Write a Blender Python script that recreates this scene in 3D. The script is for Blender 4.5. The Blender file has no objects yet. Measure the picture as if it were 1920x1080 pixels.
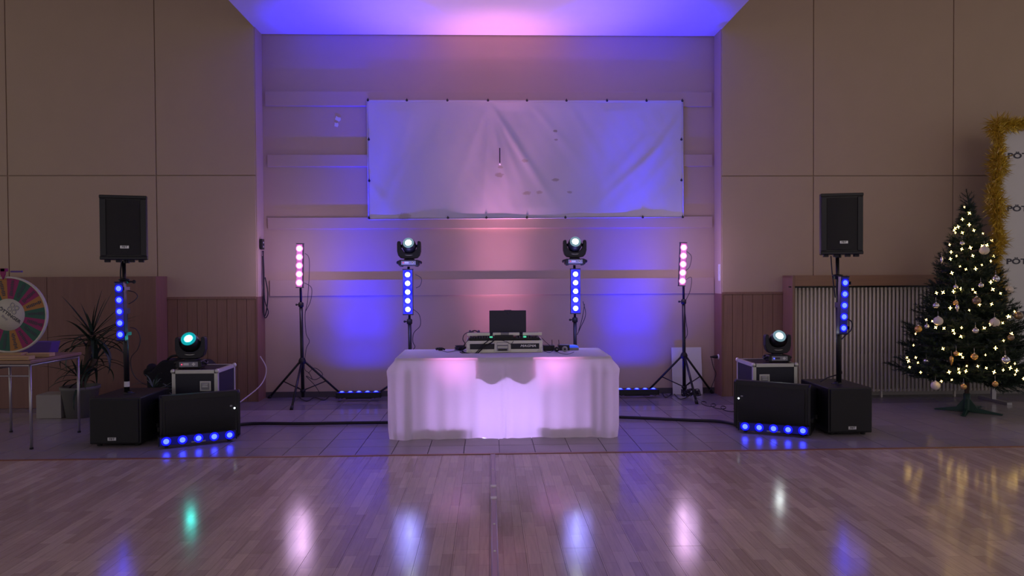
import bpy, bmesh, math, random
from mathutils import Vector, Matrix, Euler
random.seed(7)
C = bpy.context.scene.collection
S = bpy.context.scene
PI = math.pi

# ---------------------------------------------------------------- camera
YAW, PITCH, ROLL, FPX, CAMH = .0313, .0167, -.0058, 1350.0, 1.525
fw = Vector((math.sin(YAW)*math.cos(PITCH), math.cos(YAW)*math.cos(PITCH), -math.sin(PITCH)))
rt = Vector((math.cos(YAW), -math.sin(YAW), 0)); up = rt.cross(fw)
RT = rt*math.cos(ROLL) + up*math.sin(ROLL); UP = -rt*math.sin(ROLL) + up*math.cos(ROLL)
cd = bpy.data.cameras.new('camera'); cam = bpy.data.objects.new('camera', cd); C.objects.link(cam)
m3 = Matrix((RT, UP, -fw)).transposed()
cam.matrix_world = Matrix.Translation((0, 0, CAMH)) @ m3.to_4x4()
cd.sensor_width = 36; cd.lens = 36*FPX/1920; cd.clip_end = 100
S.camera = cam
def ray(px, py): return fw + RT*((px-960)/FPX) + UP*((540-py)/FPX)
def P(px, py, Y):
    d = ray(px, py); k = Y/d.y
    return Vector((d.x*k, Y, CAMH + d.z*k))
def G(px, py, z=0.0):
    d = ray(px, py); k = (z-CAMH)/d.z
    return Vector((d.x*k, d.y*k, z))

# ---------------------------------------------------------------- world, hall light, exposure
S.view_settings.view_transform = 'Standard'; S.view_settings.look = 'None'
S.view_settings.exposure = 0.0; S.view_settings.gamma = 1.0
S.view_settings.use_curve_mapping = False
w = bpy.data.worlds.new('hall'); S.world = w; w.use_nodes = True
w.node_tree.nodes['Background'].inputs[0].default_value = (1.0, .92, .95, 1)
w.node_tree.nodes['Background'].inputs[1].default_value = .37
def area(name, loc, rot, sx, sy, col, e):
    l = bpy.data.lights.new(name, 'AREA'); l.shape = 'RECTANGLE'; l.size = sx; l.size_y = sy; l.color = col; l.energy = e
    o = bpy.data.objects.new(name, l); o.location = loc; o.rotation_euler = rot; C.objects.link(o); return o
area('hall_lamp', (2.5, -1.5, 5.4), (math.radians(35), 0, 0), 8, 2, (1, .84, .70), 130)
S.cycles.max_bounces = 8; S.cycles.diffuse_bounces = 4; S.cycles.sample_clamp_indirect = 4
S.cycles.use_denoising = True

# ---------------------------------------------------------------- materials
def mat(name, col, rough=.6, metal=0, noise=0, nscale=8, bump=0, bscale=60, emit=None, es=0, spec=.5, coat=0, stretch=None):
    m = bpy.data.materials.new(name); m.use_nodes = True; n = m.node_tree.nodes; l = m.node_tree.links
    b = n['Principled BSDF']
    b.inputs['Base Color'].default_value = (*col, 1); b.inputs['Roughness'].default_value = rough
    b.inputs['Metallic'].default_value = metal; b.inputs['Specular IOR Level'].default_value = spec
    b.inputs['Coat Weight'].default_value = coat
    tc = n.new('ShaderNodeTexCoord'); mp = n.new('ShaderNodeMapping'); l.new(tc.outputs['Object'], mp.inputs[0])
    if stretch: mp.inputs['Scale'].default_value = stretch
    t = n.new('ShaderNodeTexNoise'); t.inputs['Scale'].default_value = nscale; t.inputs['Detail'].default_value = 4
    l.new(mp.outputs[0], t.inputs[0])
    r = n.new('ShaderNodeMix'); r.data_type = 'RGBA'
    k = max(noise, .02)
    r.inputs[6].default_value = (*[c*(1-k) for c in col], 1); r.inputs[7].default_value = (*[min(1, c*(1+k)) for c in col], 1)
    l.new(t.outputs[0], r.inputs[0]); l.new(r.outputs[2], b.inputs['Base Color'])
    if bump:
        t2 = n.new('ShaderNodeTexNoise'); t2.inputs['Scale'].default_value = bscale; t2.inputs['Detail'].default_value = 3
        l.new(mp.outputs[0], t2.inputs[0])
        bp = n.new('ShaderNodeBump'); bp.inputs['Strength'].default_value = bump; bp.inputs['Distance'].default_value = .002
        l.new(t2.outputs[0], bp.inputs['Height']); l.new(bp.outputs[0], b.inputs['Normal'])
    if emit:
        b.inputs['Emission Color'].default_value = (*emit, 1); b.inputs['Emission Strength'].default_value = es
    return m
M = {}
M['wall'] = mat('beige_wallboard', (.56, .43, .32), .85, noise=.05, nscale=3, bump=.3, bscale=120)
M['backwall'] = mat('beige_back_wall', (.55, .42, .34), .8, noise=.05, nscale=3, bump=.2, bscale=90)
M['gap'] = mat('joint_slab', (.40, .30, .23), .9)  # darker beige slab that shows between the wall panels
M['ceil'] = mat('white_ceiling', (.8, .78, .78), .8, noise=.02)
M['wood_red'] = mat('reddish_veneer', (.25, .125, .10), .5, noise=.18, nscale=5, stretch=(6, 6, .6))
M['wood_rad'] = mat('radiator_veneer', (.34, .19, .12), .5, noise=.15, nscale=5, stretch=(.6, 6, 6))
M['wood_brown'] = mat('brown_veneer', (.29, .165, .115), .5, noise=.25, nscale=6, stretch=(8, 8, .5))
M['black'] = mat('black_paint', (.012, .012, .016), .45, bump=.3, bscale=200)
M['blackm'] = mat('black_metal', (.015, .015, .02), .35, metal=.2)
M['grille'] = mat('black_grille', (.010, .010, .014), .6, bump=.8, bscale=400)
M['rubber'] = mat('black_rubber', (.01, .01, .012), .6)
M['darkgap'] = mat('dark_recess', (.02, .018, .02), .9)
M['greyrec'] = mat('grey_recess_wall', (.55, .50, .48), .8)
M['rad'] = mat('cream_radiator_paint', (.85, .78, .70), .4)
M['alu'] = mat('aluminium', (.75, .75, .68), .42, metal=.45, noise=.08)
M['alu_light'] = mat('bright_aluminium_trim', (.93, .94, .82), .45, metal=0)
M['steel'] = mat('steel_tube', (.45, .43, .45), .35, metal=.7)
M['panelblk'] = mat('case_panel', (.02, .02, .035), .4, bump=.5, bscale=150)
M['carton'] = mat('grey_carton', (.38, .35, .34), .8)
M['white'] = mat('white_board', (.75, .74, .76), .6)
M['whitem'] = mat('white_plastic', (.8, .8, .8), .4)
M['silver'] = mat('silver_badge', (.8, .8, .82), .3, metal=.6)
M['text_dark'] = mat('dark_print', (.06, .06, .09), .6)
M['lid'] = mat('laptop_lid', (.035, .03, .07), .4)
M['grey'] = mat('grey_plastic', (.33, .33, .36), .5)
M['knob'] = mat('knob_plastic', (.06, .05, .09), .4)
M['magenta'] = mat('magenta_sector', (.30, .02, .13), .6)
M['green'] = mat('green_sector', (.025, .12, .085), .6)
M['orange'] = mat('orange_sector', (.42, .19, .05), .6)
M['hub'] = mat('white_print', (.62, .6, .52), .6)
M['pine'] = mat('light_pine_wood', (.55, .36, .19), .6, noise=.2, nscale=8, stretch=(.5, 6, 6))
M['tabletop'] = mat('dark_tabletop', (.30, .18, .13), .35)
M['purple'] = mat('purple_banner', (.13, .07, .32), .7)
M['leaf'] = mat('yucca_leaf', (.02, .045, .03), .5, noise=.3)
M['leaf2'] = mat('grey_green_leaf', (.07, .12, .085), .6, noise=.3)
M['bark'] = mat('bark', (.10, .07, .05), .9, noise=.3)
M['pot'] = mat('grey_pot', (.16, .16, .14), .7)
M['needle'] = mat('fir_needles', (.012, .032, .022), .6, noise=.3)
M['stand'] = mat('green_tree_stand', (.02, .06, .05), .5)
M['bulb'] = mat('fairy_bulb', (1, .8, .4), .4, emit=(1, .64, .16), es=14)
M['ball_white'] = mat('white_ball', (.75, .68, .62), .6)
M['ball_silver'] = mat('silver_ball', (.75, .75, .85), .15, metal=.9)
M['ball_gold'] = mat('gold_ball', (.75, .45, .15), .25, metal=.7)
M['ball_bronze'] = mat('bronze_ball', (.28, .20, .14), .25, metal=.6)
M['gold'] = mat('gold_tinsel', (.80, .62, .12), .3, metal=.7)
M['trunkcable'] = mat('cable_black', (.012, .01, .02), .5)
M['cablew'] = mat('cable_white', (.6, .55, .6), .5)
M['trimwood'] = mat('red_threshold', (.30, .13, .08), .4)
M['strip'] = mat('steel_cover_strip', (.50, .40, .40), .3, metal=.35)
M['bag'] = mat('black_bag', (.008, .008, .014), .8)
M['paper'] = mat('paper_scrap', (.75, .72, .8), .7)
M['hoodblue'] = mat('blue_lit_cover', (.1, .15, .5), .4, emit=(.02, .08, 1), es=.8)
def glow(name, col, s):
    return mat(name, tuple(.04*min(1, c)+.005 for c in col), .3, emit=col, es=s)
M['led_white'] = glow('led_white_core', (.9, 1, .98), 35)
M['led_bwhite'] = glow('led_blue_white', (.75, .9, 1), 9)
M['led_blue'] = glow('led_blue', (.03, .05, 1), 8.0)
M['led_bluering'] = glow('led_blue_ring', (.002, .004, 1), 2.0)
M['led_blueglare'] = glow('led_blue_glare', (.003, .003, 1), 1.1)  # lamp glare put into a glowing front, no real diffuser
M['led_bluedim'] = glow('led_blue_glare_dim', (.003, .003, 1), .10)
M['led_pinkw'] = glow('led_pink_white', (1, .62, .95), 16)
M['led_pink'] = glow('led_pink', (1, .38, .72), 14)
M['led_pinkring'] = glow('led_pink_ring', (1, .22, .7), 1.1)
M['led_pinkglare'] = glow('led_pink_glare', (.9, .15, .75), .5)  # pink glare between the lamps, as an emissive front
M['led_cyan'] = glow('led_cyan', (.04, 1, .85), 40)
M['led_cyanring'] = glow('led_cyan_ring', (0, .45, .5), .8)
M['led_whitering'] = glow('led_white_ring', (.35, .6, .7), .5)
M['led_red'] = glow('led_red', (1, .05, .12), 2)
M['led_green'] = glow('led_green', (.1, .8, .45), .9)
M['led_dot'] = glow('led_dot', (.8, .9, 1), 3)

# wood-look laminate: printed three-strip pattern over planks that are built one by one
def laminate():
    m = bpy.data.materials.new('laminate_plank'); m.use_nodes = True; n = m.node_tree.nodes; l = m.node_tree.links
    b = n['Principled BSDF']
    g = n.new('ShaderNodeNewGeometry'); mp = n.new('ShaderNodeMapping'); mp.inputs['Rotation'].default_value = (0, 0, PI/2)
    l.new(g.outputs['Position'], mp.inputs[0])
    br = n.new('ShaderNodeTexBrick'); br.offset = .37; br.inputs['Scale'].default_value = 1
    br.inputs['Brick Width'].default_value = .42; br.inputs['Row Height'].default_value = .0667
    br.inputs['Mortar Size'].default_value = .0006; br.inputs['Color1'].default_value = (.62, .50, .40, 1)
    br.inputs['Color2'].default_value = (.46, .35, .29, 1); br.inputs['Mortar'].default_value = (.17, .11, .09, 1)
    l.new(mp.outputs[0], br.inputs[0])
    nz = n.new('ShaderNodeTexNoise'); nz.inputs['Scale'].default_value = 14; nz.inputs['Detail'].default_value = 5
    mp2 = n.new('ShaderNodeMapping'); mp2.inputs['Scale'].default_value = (5, .35, 1); l.new(g.outputs['Position'], mp2.inputs[0]); l.new(mp2.outputs[0], nz.inputs[0])
    oi = n.new('ShaderNodeObjectInfo')
    ad = n.new('ShaderNodeMath'); ad.operation = 'MULTIPLY_ADD'; ad.inputs[1].default_value = .22; ad.inputs[2].default_value = .70
    l.new(oi.outputs['Random'], ad.inputs[0])
    a2 = n.new('ShaderNodeMath'); a2.operation = 'MULTIPLY_ADD'; a2.inputs[1].default_value = .5; l.new(nz.outputs[0], a2.inputs[0]); l.new(ad.outputs[0], a2.inputs[2])
    mx = n.new('ShaderNodeVectorMath'); mx.operation = 'SCALE'; l.new(br.outputs[0], mx.inputs[0]); l.new(a2.outputs[0], mx.inputs['Scale'])
    l.new(mx.outputs[0], b.inputs['Base Color'])
    b.inputs['Roughness'].default_value = .2; b.inputs['Specular IOR Level'].default_value = .5
    n3 = n.new('ShaderNodeTexNoise'); n3.inputs['Scale'].default_value = 3; l.new(g.outputs['Position'], n3.inputs[0])
    rr = n.new('ShaderNodeMapRange'); rr.inputs[3].default_value = .10; rr.inputs[4].default_value = .19; l.new(n3.outputs[0], rr.inputs[0]); l.new(rr.outputs[0], b.inputs['Roughness'])
    return m
M['laminate'] = laminate()
def tilemat(name, col):
    m = mat(name, col, .2, noise=.08, nscale=5, bump=.05, bscale=30)
    n = m.node_tree.nodes; l = m.node_tree.links; b = n['Principled BSDF']
    oi = n.new('ShaderNodeObjectInfo'); ad = n.new('ShaderNodeMath'); ad.operation = 'MULTIPLY_ADD'; ad.inputs[1].default_value = .12; ad.inputs[2].default_value = .94
    l.new(oi.outputs['Random'], ad.inputs[0]); src = b.inputs['Base Color'].links[0].from_socket
    mx = n.new('ShaderNodeVectorMath'); mx.operation = 'SCALE'; l.new(src, mx.inputs[0]); l.new(ad.outputs[0], mx.inputs['Scale']); l.new(mx.outputs[0], b.inputs['Base Color'])
    return m
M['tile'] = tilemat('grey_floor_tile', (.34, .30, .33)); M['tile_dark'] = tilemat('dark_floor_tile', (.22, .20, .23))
M['grout'] = mat('grout', (.09, .08, .09), .9)
def clothmat():
    m = bpy.data.materials.new('white_cloth'); m.use_nodes = True; n = m.node_tree.nodes; l = m.node_tree.links
    n.remove(n['Principled BSDF']); o = n['Material Output']
    d = n.new('ShaderNodeBsdfDiffuse'); d.inputs[0].default_value = (.92, .90, .93, 1)
    t = n.new('ShaderNodeBsdfTranslucent'); t.inputs[0].default_value = (.8, .74, .8, 1)
    x = n.new('ShaderNodeMixShader'); x.inputs[0].default_value = .33
    nz = n.new('ShaderNodeTexNoise'); nz.inputs['Scale'].default_value = 300; bp = n.new('ShaderNodeBump'); bp.inputs['Strength'].default_value = .15
    l.new(nz.outputs[0], bp.inputs['Height']); l.new(bp.outputs[0], d.inputs['Normal'])
    l.new(d.outputs[0], x.inputs[1]); l.new(t.outputs[0], x.inputs[2]); l.new(x.outputs[0], o.inputs[0])
    return m
M['cloth'] = clothmat()
def tarpmat():
    m = mat('white_tarpaulin', (.62, .60, .63), .38, noise=.04, nscale=2)
    n = m.node_tree.nodes; l = m.node_tree.links; b = n['Principled BSDF']
    src = b.inputs['Base Color'].links[0].from_socket
    tc = n.new('ShaderNodeTexCoord'); col = src
    # old glue stains on the sheet (their own places and shapes)
    for (x, z, r, c) in ((-.35, -.20, .07, .72), (-.02, -.02, .05, .8), (.37, -.26, .05, .66), (.37, .36, .035, .55), (.38, .25, .03, .6), (-.33, -.10, .04, .78), (.0, -.43, .06, .75), (.16, -.42, .05, .75), (.55, -.42, .04, .7), (-1.55, -.72, .10, .75)):
        mp = n.new('ShaderNodeMapping'); mp.inputs['Location'].default_value = (-x/r, 0, -z/(r*.5)); mp.inputs['Scale'].default_value = (1/r, .01, 1/(r*.5)); l.new(tc.outputs['Object'], mp.inputs[0])
        ln = n.new('ShaderNodeVectorMath'); ln.operation = 'LENGTH'; l.new(mp.outputs[0], ln.inputs[0])
        nz = n.new('ShaderNodeTexNoise'); nz.inputs['Scale'].default_value = 40; l.new(tc.outputs['Object'], nz.inputs[0])
        ad = n.new('ShaderNodeMath'); l.new(ln.outputs['Value'], ad.inputs[0]); l.new(nz.outputs[0], ad.inputs[1])
        mr = n.new('ShaderNodeMapRange'); mr.inputs[1].default_value = 1.1; mr.inputs[2].default_value = 1.5; mr.inputs[3].default_value = 1; mr.inputs[4].default_value = 0; l.new(ad.outputs[0], mr.inputs[0])
        mx = n.new('ShaderNodeMix'); mx.data_type = 'RGBA'; l.new(mr.outputs[0], mx.inputs[0]); l.new(col, mx.inputs[6])
        mx.inputs[7].default_value = (.62*c, .56*c, .5*c, 1); col = mx.outputs[2]
    l.new(col, b.inputs['Base Color'])
    return m
M['tarp'] = tarpmat()

# ---------------------------------------------------------------- mesh helpers
class MB:
    def __init__(s): s.bm = bmesh.new(); s.M = Matrix()
    def v(s, co): return s.bm.verts.new(s.M @ Vector(co))
    def f(s, vs, mi=0, sm=False):
        try:
            fc = s.bm.faces.new(vs); fc.material_index = mi; fc.smooth = sm; return fc
        except ValueError: return None
    def box(s, c, d, mi=0, R=None):
        c = Vector(c); h = Vector(d)/2; vs = []
        for x in (-1, 1):
            for y in (-1, 1):
                for z in (-1, 1):
                    p = Vector((x*h.x, y*h.y, z*h.z))
                    if R: p = R @ p
                    vs.append(s.v(c+p))
        for q in ((0, 1, 3, 2), (4, 6, 7, 5), (0, 4, 5, 1), (2, 3, 7, 6), (0, 2, 6, 4), (1, 5, 7, 3)): s.f([vs[i] for i in q], mi)
        return s
    def prism(s, pts, y0, y1, mi=0, sm=False, axis='y'):
        def q(a, b, t): return {'y': (a, t, b), 'z': (a, b, t), 'x': (t, a, b)}[axis]
        A = [s.v(q(a, b, y0)) for a, b in pts]; B = [s.v(q(a, b, y1)) for a, b in pts]; n = len(pts)
        s.f(A, mi); s.f(B[::-1], mi)
        for i in range(n): s.f([A[i], B[i], B[(i+1) % n], A[(i+1) % n]], mi, sm)
        return s
    def frame(s, d):
        d = d.normalized(); u = d.orthogonal().normalized(); return u, d.cross(u)
    def tube(s, pts, r, seg=8, mi=0, cap=True, r2=None):
        pts = [Vector(p) for p in pts]; n = len(pts); rings = []; u = None
        for i, p in enumerate(pts):
            d = (pts[min(i+1, n-1)] - pts[max(i-1, 0)])
            if d.length < 1e-9: d = Vector((0, 0, 1))
            d.normalize()
            if u is None: u = d.orthogonal().normalized()
            else:
                u = u - d*u.dot(d)
                u = d.orthogonal().normalized() if u.length < 1e-6 else u.normalized()
            w_ = d.cross(u); rr = r if r2 is None else r + (r2-r)*i/(n-1)
            rings.append([s.v(p + (u*math.cos(a) + w_*math.sin(a))*rr) for a in [2*PI*k/seg for k in range(seg)]])
        for i in range(n-1):
            for k in range(seg): s.f([rings[i][k], rings[i][(k+1) % seg], rings[i+1][(k+1) % seg], rings[i+1][k]], mi, True)
        if cap: s.f(rings[0][::-1], mi); s.f(rings[-1], mi)
        return s
    def lathe(s, prof, c=(0, 0, 0), ax=(0, 0, 1), seg=20, mi=0, sm=True):
        c = Vector(c); d = Vector(ax).normalized(); u, w_ = s.frame(d); R = []
        for r, h in prof:
            if r < 1e-6: R.append([s.v(c + d*h)])
            else: R.append([s.v(c + d*h + (u*math.cos(2*PI*k/seg) + w_*math.sin(2*PI*k/seg))*r) for k in range(seg)])
        for i in range(len(R)-1):
            a, b = R[i], R[i+1]
            for k in range(seg):
                k2 = (k+1) % seg
                if len(a) == 1 and len(b) == 1: continue
                if len(a) == 1: s.f([a[0], b[k2], b[k]], mi, sm)
                elif len(b) == 1: s.f([a[k], a[k2], b[0]], mi, sm)
                else: s.f([a[k], a[k2], b[k2], b[k]], mi, sm)
        return s
    def ball(s, c, r, mi=0, seg=16, rz=None):
        rz = rz or r; n = seg//2
        return s.lathe([(r*math.sin(PI*i/n), -rz*math.cos(PI*i/n)) for i in range(n+1)], c, (0, 0, 1), seg, mi)
    def mesh(s, name, mats):
        me = bpy.data.meshes.new(name); bmesh.ops.recalc_face_normals(s.bm, faces=s.bm.faces[:]); s.bm.to_mesh(me); s.bm.free()
        for m in (mats if isinstance(mats, (list, tuple)) else [mats]): me.materials.append(M[m] if isinstance(m, str) else m)
        return me
def smoothpts(pts, n=6):
    pts = [Vector(p) for p in pts]; out = []
    P_ = [pts[0]] + pts + [pts[-1]]
    for i in range(1, len(P_)-2):
        for k in range(n):
            t = k/n; a, b, c, d = P_[i-1:i+3]
            out.append(.5*((2*b) + (c-a)*t + (2*a-5*b+4*c-d)*t*t + (3*b-a-3*c+d)*t**3))
    out.append(pts[-1]); return out
def obj(name, mb, mats, parent=None, loc=(0, 0, 0), rot=(0, 0, 0), bevel=0, label=None, kind=None, scale=None):
    me = mb if isinstance(mb, bpy.types.Mesh) else mb.mesh(name, mats)
    o = bpy.data.objects.new(name, me); C.objects.link(o); o.location = loc; o.rotation_euler = rot
    if scale: o.scale = scale
    if parent: o.parent = parent
    if bevel:
        b = o.modifiers.new('bevel', 'BEVEL'); b.width = bevel; b.segments = 2; b.limit_method = 'ANGLE'
    if label: o['label'] = label
    if kind: o['kind'] = kind
    return o
def tag(o, label, cat, group=None, kind=None):
    o['label'] = label; o['category'] = cat
    if group: o['group'] = group
    if kind: o['kind'] = kind
    return o
def thing(name, label, cat, loc=(0, 0, 0), rot=(0, 0, 0), group=None):
    o = bpy.data.objects.new(name, None); C.objects.link(o); o.location = loc; o.rotation_euler = rot; o.empty_display_size = .1
    return tag(o, label, cat, group)
def struct(name, mb, mats, label=None, loc=(0, 0, 0)):
    o = obj(name, mb, mats, loc=loc); o['kind'] = 'structure'
    if label: o['label'] = label
    return o
def text(name, body, size, m, parent, loc, rot=(PI/2, 0, 0), align='CENTER', extrude=.0008, shear=0, sx=1, bold=0):
    cu = bpy.data.curves.new(name, 'FONT'); cu.body = body; cu.size = size; cu.align_x = align; cu.align_y = 'CENTER'
    cu.extrude = extrude; cu.shear = shear; cu.offset = bold; cu.resolution_u = 3
    t = bpy.data.objects.new('tmp', cu); C.objects.link(t)
    bpy.context.view_layer.update()
    me = bpy.data.meshes.new_from_object(t.evaluated_get(bpy.context.evaluated_depsgraph_get()))
    bpy.data.objects.remove(t); me.materials.clear(); me.materials.append(M[m]); me.name = name
    o = bpy.data.objects.new(name, me); C.objects.link(o); o.parent = parent; o.location = loc; o.rotation_euler = rot; o.scale = (sx, 1, 1)
    return o
def cable(name, pts, r, label, m='trunkcable', n=6, seg=6, cat='cable', group=None):
    o = obj(name, MB().tube(smoothpts(pts, n), r, seg), m)
    return tag(o, label, cat, group)

# ================================================================ SETTING
YB, YS, YC, YF = 9.214, 8.93, 8.63, 6.145     # back wall, side walls, casing face, floor border
XL, XR, ZC = -2.856, 2.912, 4.585
HT = 5.7
floor = struct('floor', MB().box((0, 3.1, -.06), (24, 18, .1)), 'grout')
# tiles: 0.31 m, nearest 300 as pieces, the rest joined
T = .31; x00 = G(936, 838).x
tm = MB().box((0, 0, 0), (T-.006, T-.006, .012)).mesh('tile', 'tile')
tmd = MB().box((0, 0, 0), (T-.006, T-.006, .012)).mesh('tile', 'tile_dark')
rows = int((9.5-YF)/T)+1; left = {0: MB(), 1: MB()}; cnt = 0
for r in range(rows):
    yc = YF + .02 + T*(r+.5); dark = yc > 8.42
    for k in range(-26, 30):
        xc = x00 + T*(k+.5)
        if abs(xc) > yc*.745 or cnt >= 300:
            if abs(xc) < 8.6: left[int(dark)].box((xc, yc, -.007), (T-.006, T-.006, .012))
            continue
        cnt += 1
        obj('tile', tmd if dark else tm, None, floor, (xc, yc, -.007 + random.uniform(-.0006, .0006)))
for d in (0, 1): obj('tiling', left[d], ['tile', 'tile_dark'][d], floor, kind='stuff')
# laminate planks
PL, PW = 1.29, .2
pm = MB().box((0, 0, 0), (PW-.0016, PL-.0016, .012)).mesh('plank', 'laminate')
rest = MB()
for k in range(-40, 45):
    xc = PW*(k+.5) - .01; off = [0, .43, .86][k % 3]
    y1 = YF
    first = off if off else PL
    while y1 > -5:
        y0 = y1 - first; first = PL
        yc = (y0+y1)/2
        if y0 < YF and y1 > 3.2 and abs(xc) < max(y1, 3.7)*.735:
            if abs((y1-y0)-PL) < 1e-6: obj('plank', pm, None, floor, (xc, yc, -.006 + random.uniform(-.0003, .0003)))
            else: obj('plank', MB().box((0, 0, 0), (PW-.0016, y1-y0-.0016, .012)), 'laminate', floor, (xc, yc, -.006))
        elif abs(xc) < 8: rest.box((xc, yc, -.006), (PW-.0016, y1-y0-.0016, .012))
        y1 = y0
obj('planking', rest, 'laminate', floor, kind='stuff')
struct('trim_1', MB().box((0, YF+.004, .001), (17, .034, .008)), 'trimwood', 'reddish threshold strip between tiles and laminate floor')
# steel cover strip along the middle of the dance floor
sx_ = G(925, 900).x
ms = MB().box((sx_, YF/2+1, .002), (.036, YF-2-.02, .004))
for s in (-1, 1): ms.tube([(sx_+s*.016, 2, .005), (sx_+s*.016, YF-.02, .005)], .004, 6)
strip = struct('trim_2', ms, 'strip', 'steel joint cover strip running down the middle of the dance floor')
for py in (882, 912, 935, 984, 1035):
    g = G(924, py); obj('screw', MB().lathe([(0, .006), (.006, .005), (.008, .0)], seg=10), 'alu_light', strip, (sx_, g.y, .004))
for py in (913, 935):
    g = G(924, py); obj('clamp_plate', MB().box((0, 0, 0), (.042, .05, .006)), 'alu_light', strip, (sx_, g.y, .006))

# back wall and its battens
bw = struct('wall_back', MB().box(((XL+XR)/2, YB+.1, 2.4), (XR-XL+.6, .2, 5)), 'backwall', 'beige back wall of the niche with four horizontal battens')
for (yt, yb, x0, x1) in ((172, 199, 497, 1335), (290, 312, 501, 1336), (407, 428, 502, 1336), (523, 553, 506, 1339)):
    a = P(x0, yb, YB-.025); b = P(x1, yb, YB-.025); zt = P(920, yt, YB-.025).z; zb = P(920, yb, YB-.025).z
    obj('batten', MB().box((0, 0, 0), (b.x-a.x, .025, zt-zb)), 'backwall', bw, ((a.x+b.x)/2, YB-.0125, (zt+zb)/2), bevel=.002)
for (px, py, r, w_, lab) in ((634, 223, .35, .07, 'upper torn white paper scrap stuck on the wall left of the sheet'), (631, 234, .1, .05, 'lower small white paper scrap stuck on the wall left of the sheet')):
    p = P(px, py, YB-.003); tag(obj('paper_scrap', MB().prism([(-w_/2, -.02), (w_*.3, -.028), (w_/2, .0), (w_*.35, .026), (-w_*.2, .02), (-w_/2, .03)], -.0015, .0015), 'paper', loc=p, rot=(0, r, 0)), lab, 'paper')

# side walls: slabs with panels and grooves
def sidewall(name, x0, x1, vjs, hz, zlow, label):
    wl = struct(name, MB().box(((x0+x1)/2, YS+.26, HT/2), (x1-x0, .5, HT)), 'gap', label)
    xs = sorted([x0, x1]+vjs)
    for i in range(len(xs)-1):
        for (a, b) in ((zlow, hz), (hz, HT)):
            g = .006; e0 = 0 if i == 0 else g; e1 = 0 if i == len(xs)-2 else g
            obj('panel', MB().box((0, 0, 0), (xs[i+1]-xs[i]-e0-e1, .014, b-a-g)), 'wall', wl, ((xs[i]+e0+xs[i+1]-e1)/2, YS+.003, (a+b)/2+(g/2 if b == HT else -g/2)), bevel=.003)
    return wl
zg = P(400, 329, YS).z
ZW = P(400, 557, YS).z      # wainscot top
WL = sidewall('wall_left', -9, XL, [P(x, 250, YS).x for x in (292, 13)] + [P(13, 250, YS).x-1.85], zg, ZW, 'left beige panelled wall above wooden wainscot')
WR = sidewall('wall_right', XR, 9, [P(x, 250, YS).x for x in (1525, 1787)] + [P(1787, 250, YS).x+1.75], P(1450, 330, YS).z, P(1400, 548, YS).z, 'right beige panelled wall above wooden wainscot')
# reveals: beige above, wood below
for wl, x, s in ((WL, XL, 1), (WR, XR, -1)):
    obj('reveal_board', MB().box((0, 0, 0), (.012, .27, HT-ZW)), 'wall', wl, (x+s*.004, YS+.145, ZW+(HT-ZW)/2))
    obj('reveal_panel', MB().box((0, 0, 0), (.02, .29, ZW)), 'wood_red', wl, (x+s*.004, YS+.125, ZW/2))
# wainscot boards
XCl, XCr = P(315, 600, YS).x, P(1467, 600, YS).x
bwid = .118
def boards(wl, x0, x1, z):
    n = max(1, round((x1-x0)/bwid)); wd = (x1-x0)/n
    me = MB().box((0, 0, 0), (wd-.005, .018, z)).mesh('board', 'wood_brown')
    for i in range(n): obj('board', me, None, wl, (x0+wd*(i+.5), YS-.004, z/2))
    obj('rail', MB().box((0, 0, 0), (x1-x0, .03, .03)), 'wood_brown', wl, ((x0+x1)/2, YS-.008, z+.01), bevel=.003)
boards(WL, XCl, XL, ZW-.02); boards(WR, XR, XCr, P(1400, 548, YS).z-.02)
# left casing: big reddish veneer box
zc = P(150, 519, YC).z
xe = XCl
for i, (a, b) in enumerate(((-9, -6.4), (-6.4, -5.2), (-5.2, xe))):
    obj('casing_panel', MB().box((0, 0, 0), (b-a-.004, .3, zc)), 'wood_red', WL, ((a+b)/2, YC+.15, zc/2), bevel=.003)
# right casing round the radiator
zr = P(1600, 516, YC).z; xr0 = XCr
obj('casing_side', MB().box((0, 0, 0), (.03, .3, zr)), 'wood_brown', WR, (xr0+.015, YC+.15, zr/2), bevel=.003)
zo = P(1600, 536, YC).z
obj('casing_fascia', MB().box((0, 0, 0), (9-xr0-.03, .025, zr-zo)), 'wood_rad', WR, ((xr0+.03+9)/2, YC+.0125, (zr+zo)/2), bevel=.003)
obj('casing_top', MB().box((0, 0, 0), (9-xr0, .27, .025)), 'wood_rad', WR, ((xr0+9)/2, YC+.16, zr-.0125))
zm = P(1600, 663, YS-.02).z
obj('recess_back', MB().box((0, 0, 0), (9-xr0-.04, .02, zr-.03-zm)), 'darkgap', WR, ((xr0+.04+9)/2, YS-.015, (zr-.03+zm)/2))
obj('recess_apron', MB().box((0, 0, 0), (9-xr0-.04, .03, zm)), 'greyrec', WR, ((xr0+.04+9)/2, YS-.02, zm/2))
# ceiling
ce = MB().box(((XL+XR)/2, 2.9, (ZC+HT)/2), (XR-XL, 12.6, HT-ZC))
struct('ceiling', ce, 'ceil', 'white dropped ceiling over the stage niche')
struct('trim_3', MB().box((0, 3, HT+.06), (20, 13.5, .1)), 'wall', 'hall ceiling above the dropped ceiling')
for nm, x, w_ in (('baseboard_back', (XL+XR)/2, XR-XL),):
    struct(nm, MB().box((x, YB-.008, .035), (w_, .016, .07)), 'grout')

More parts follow.
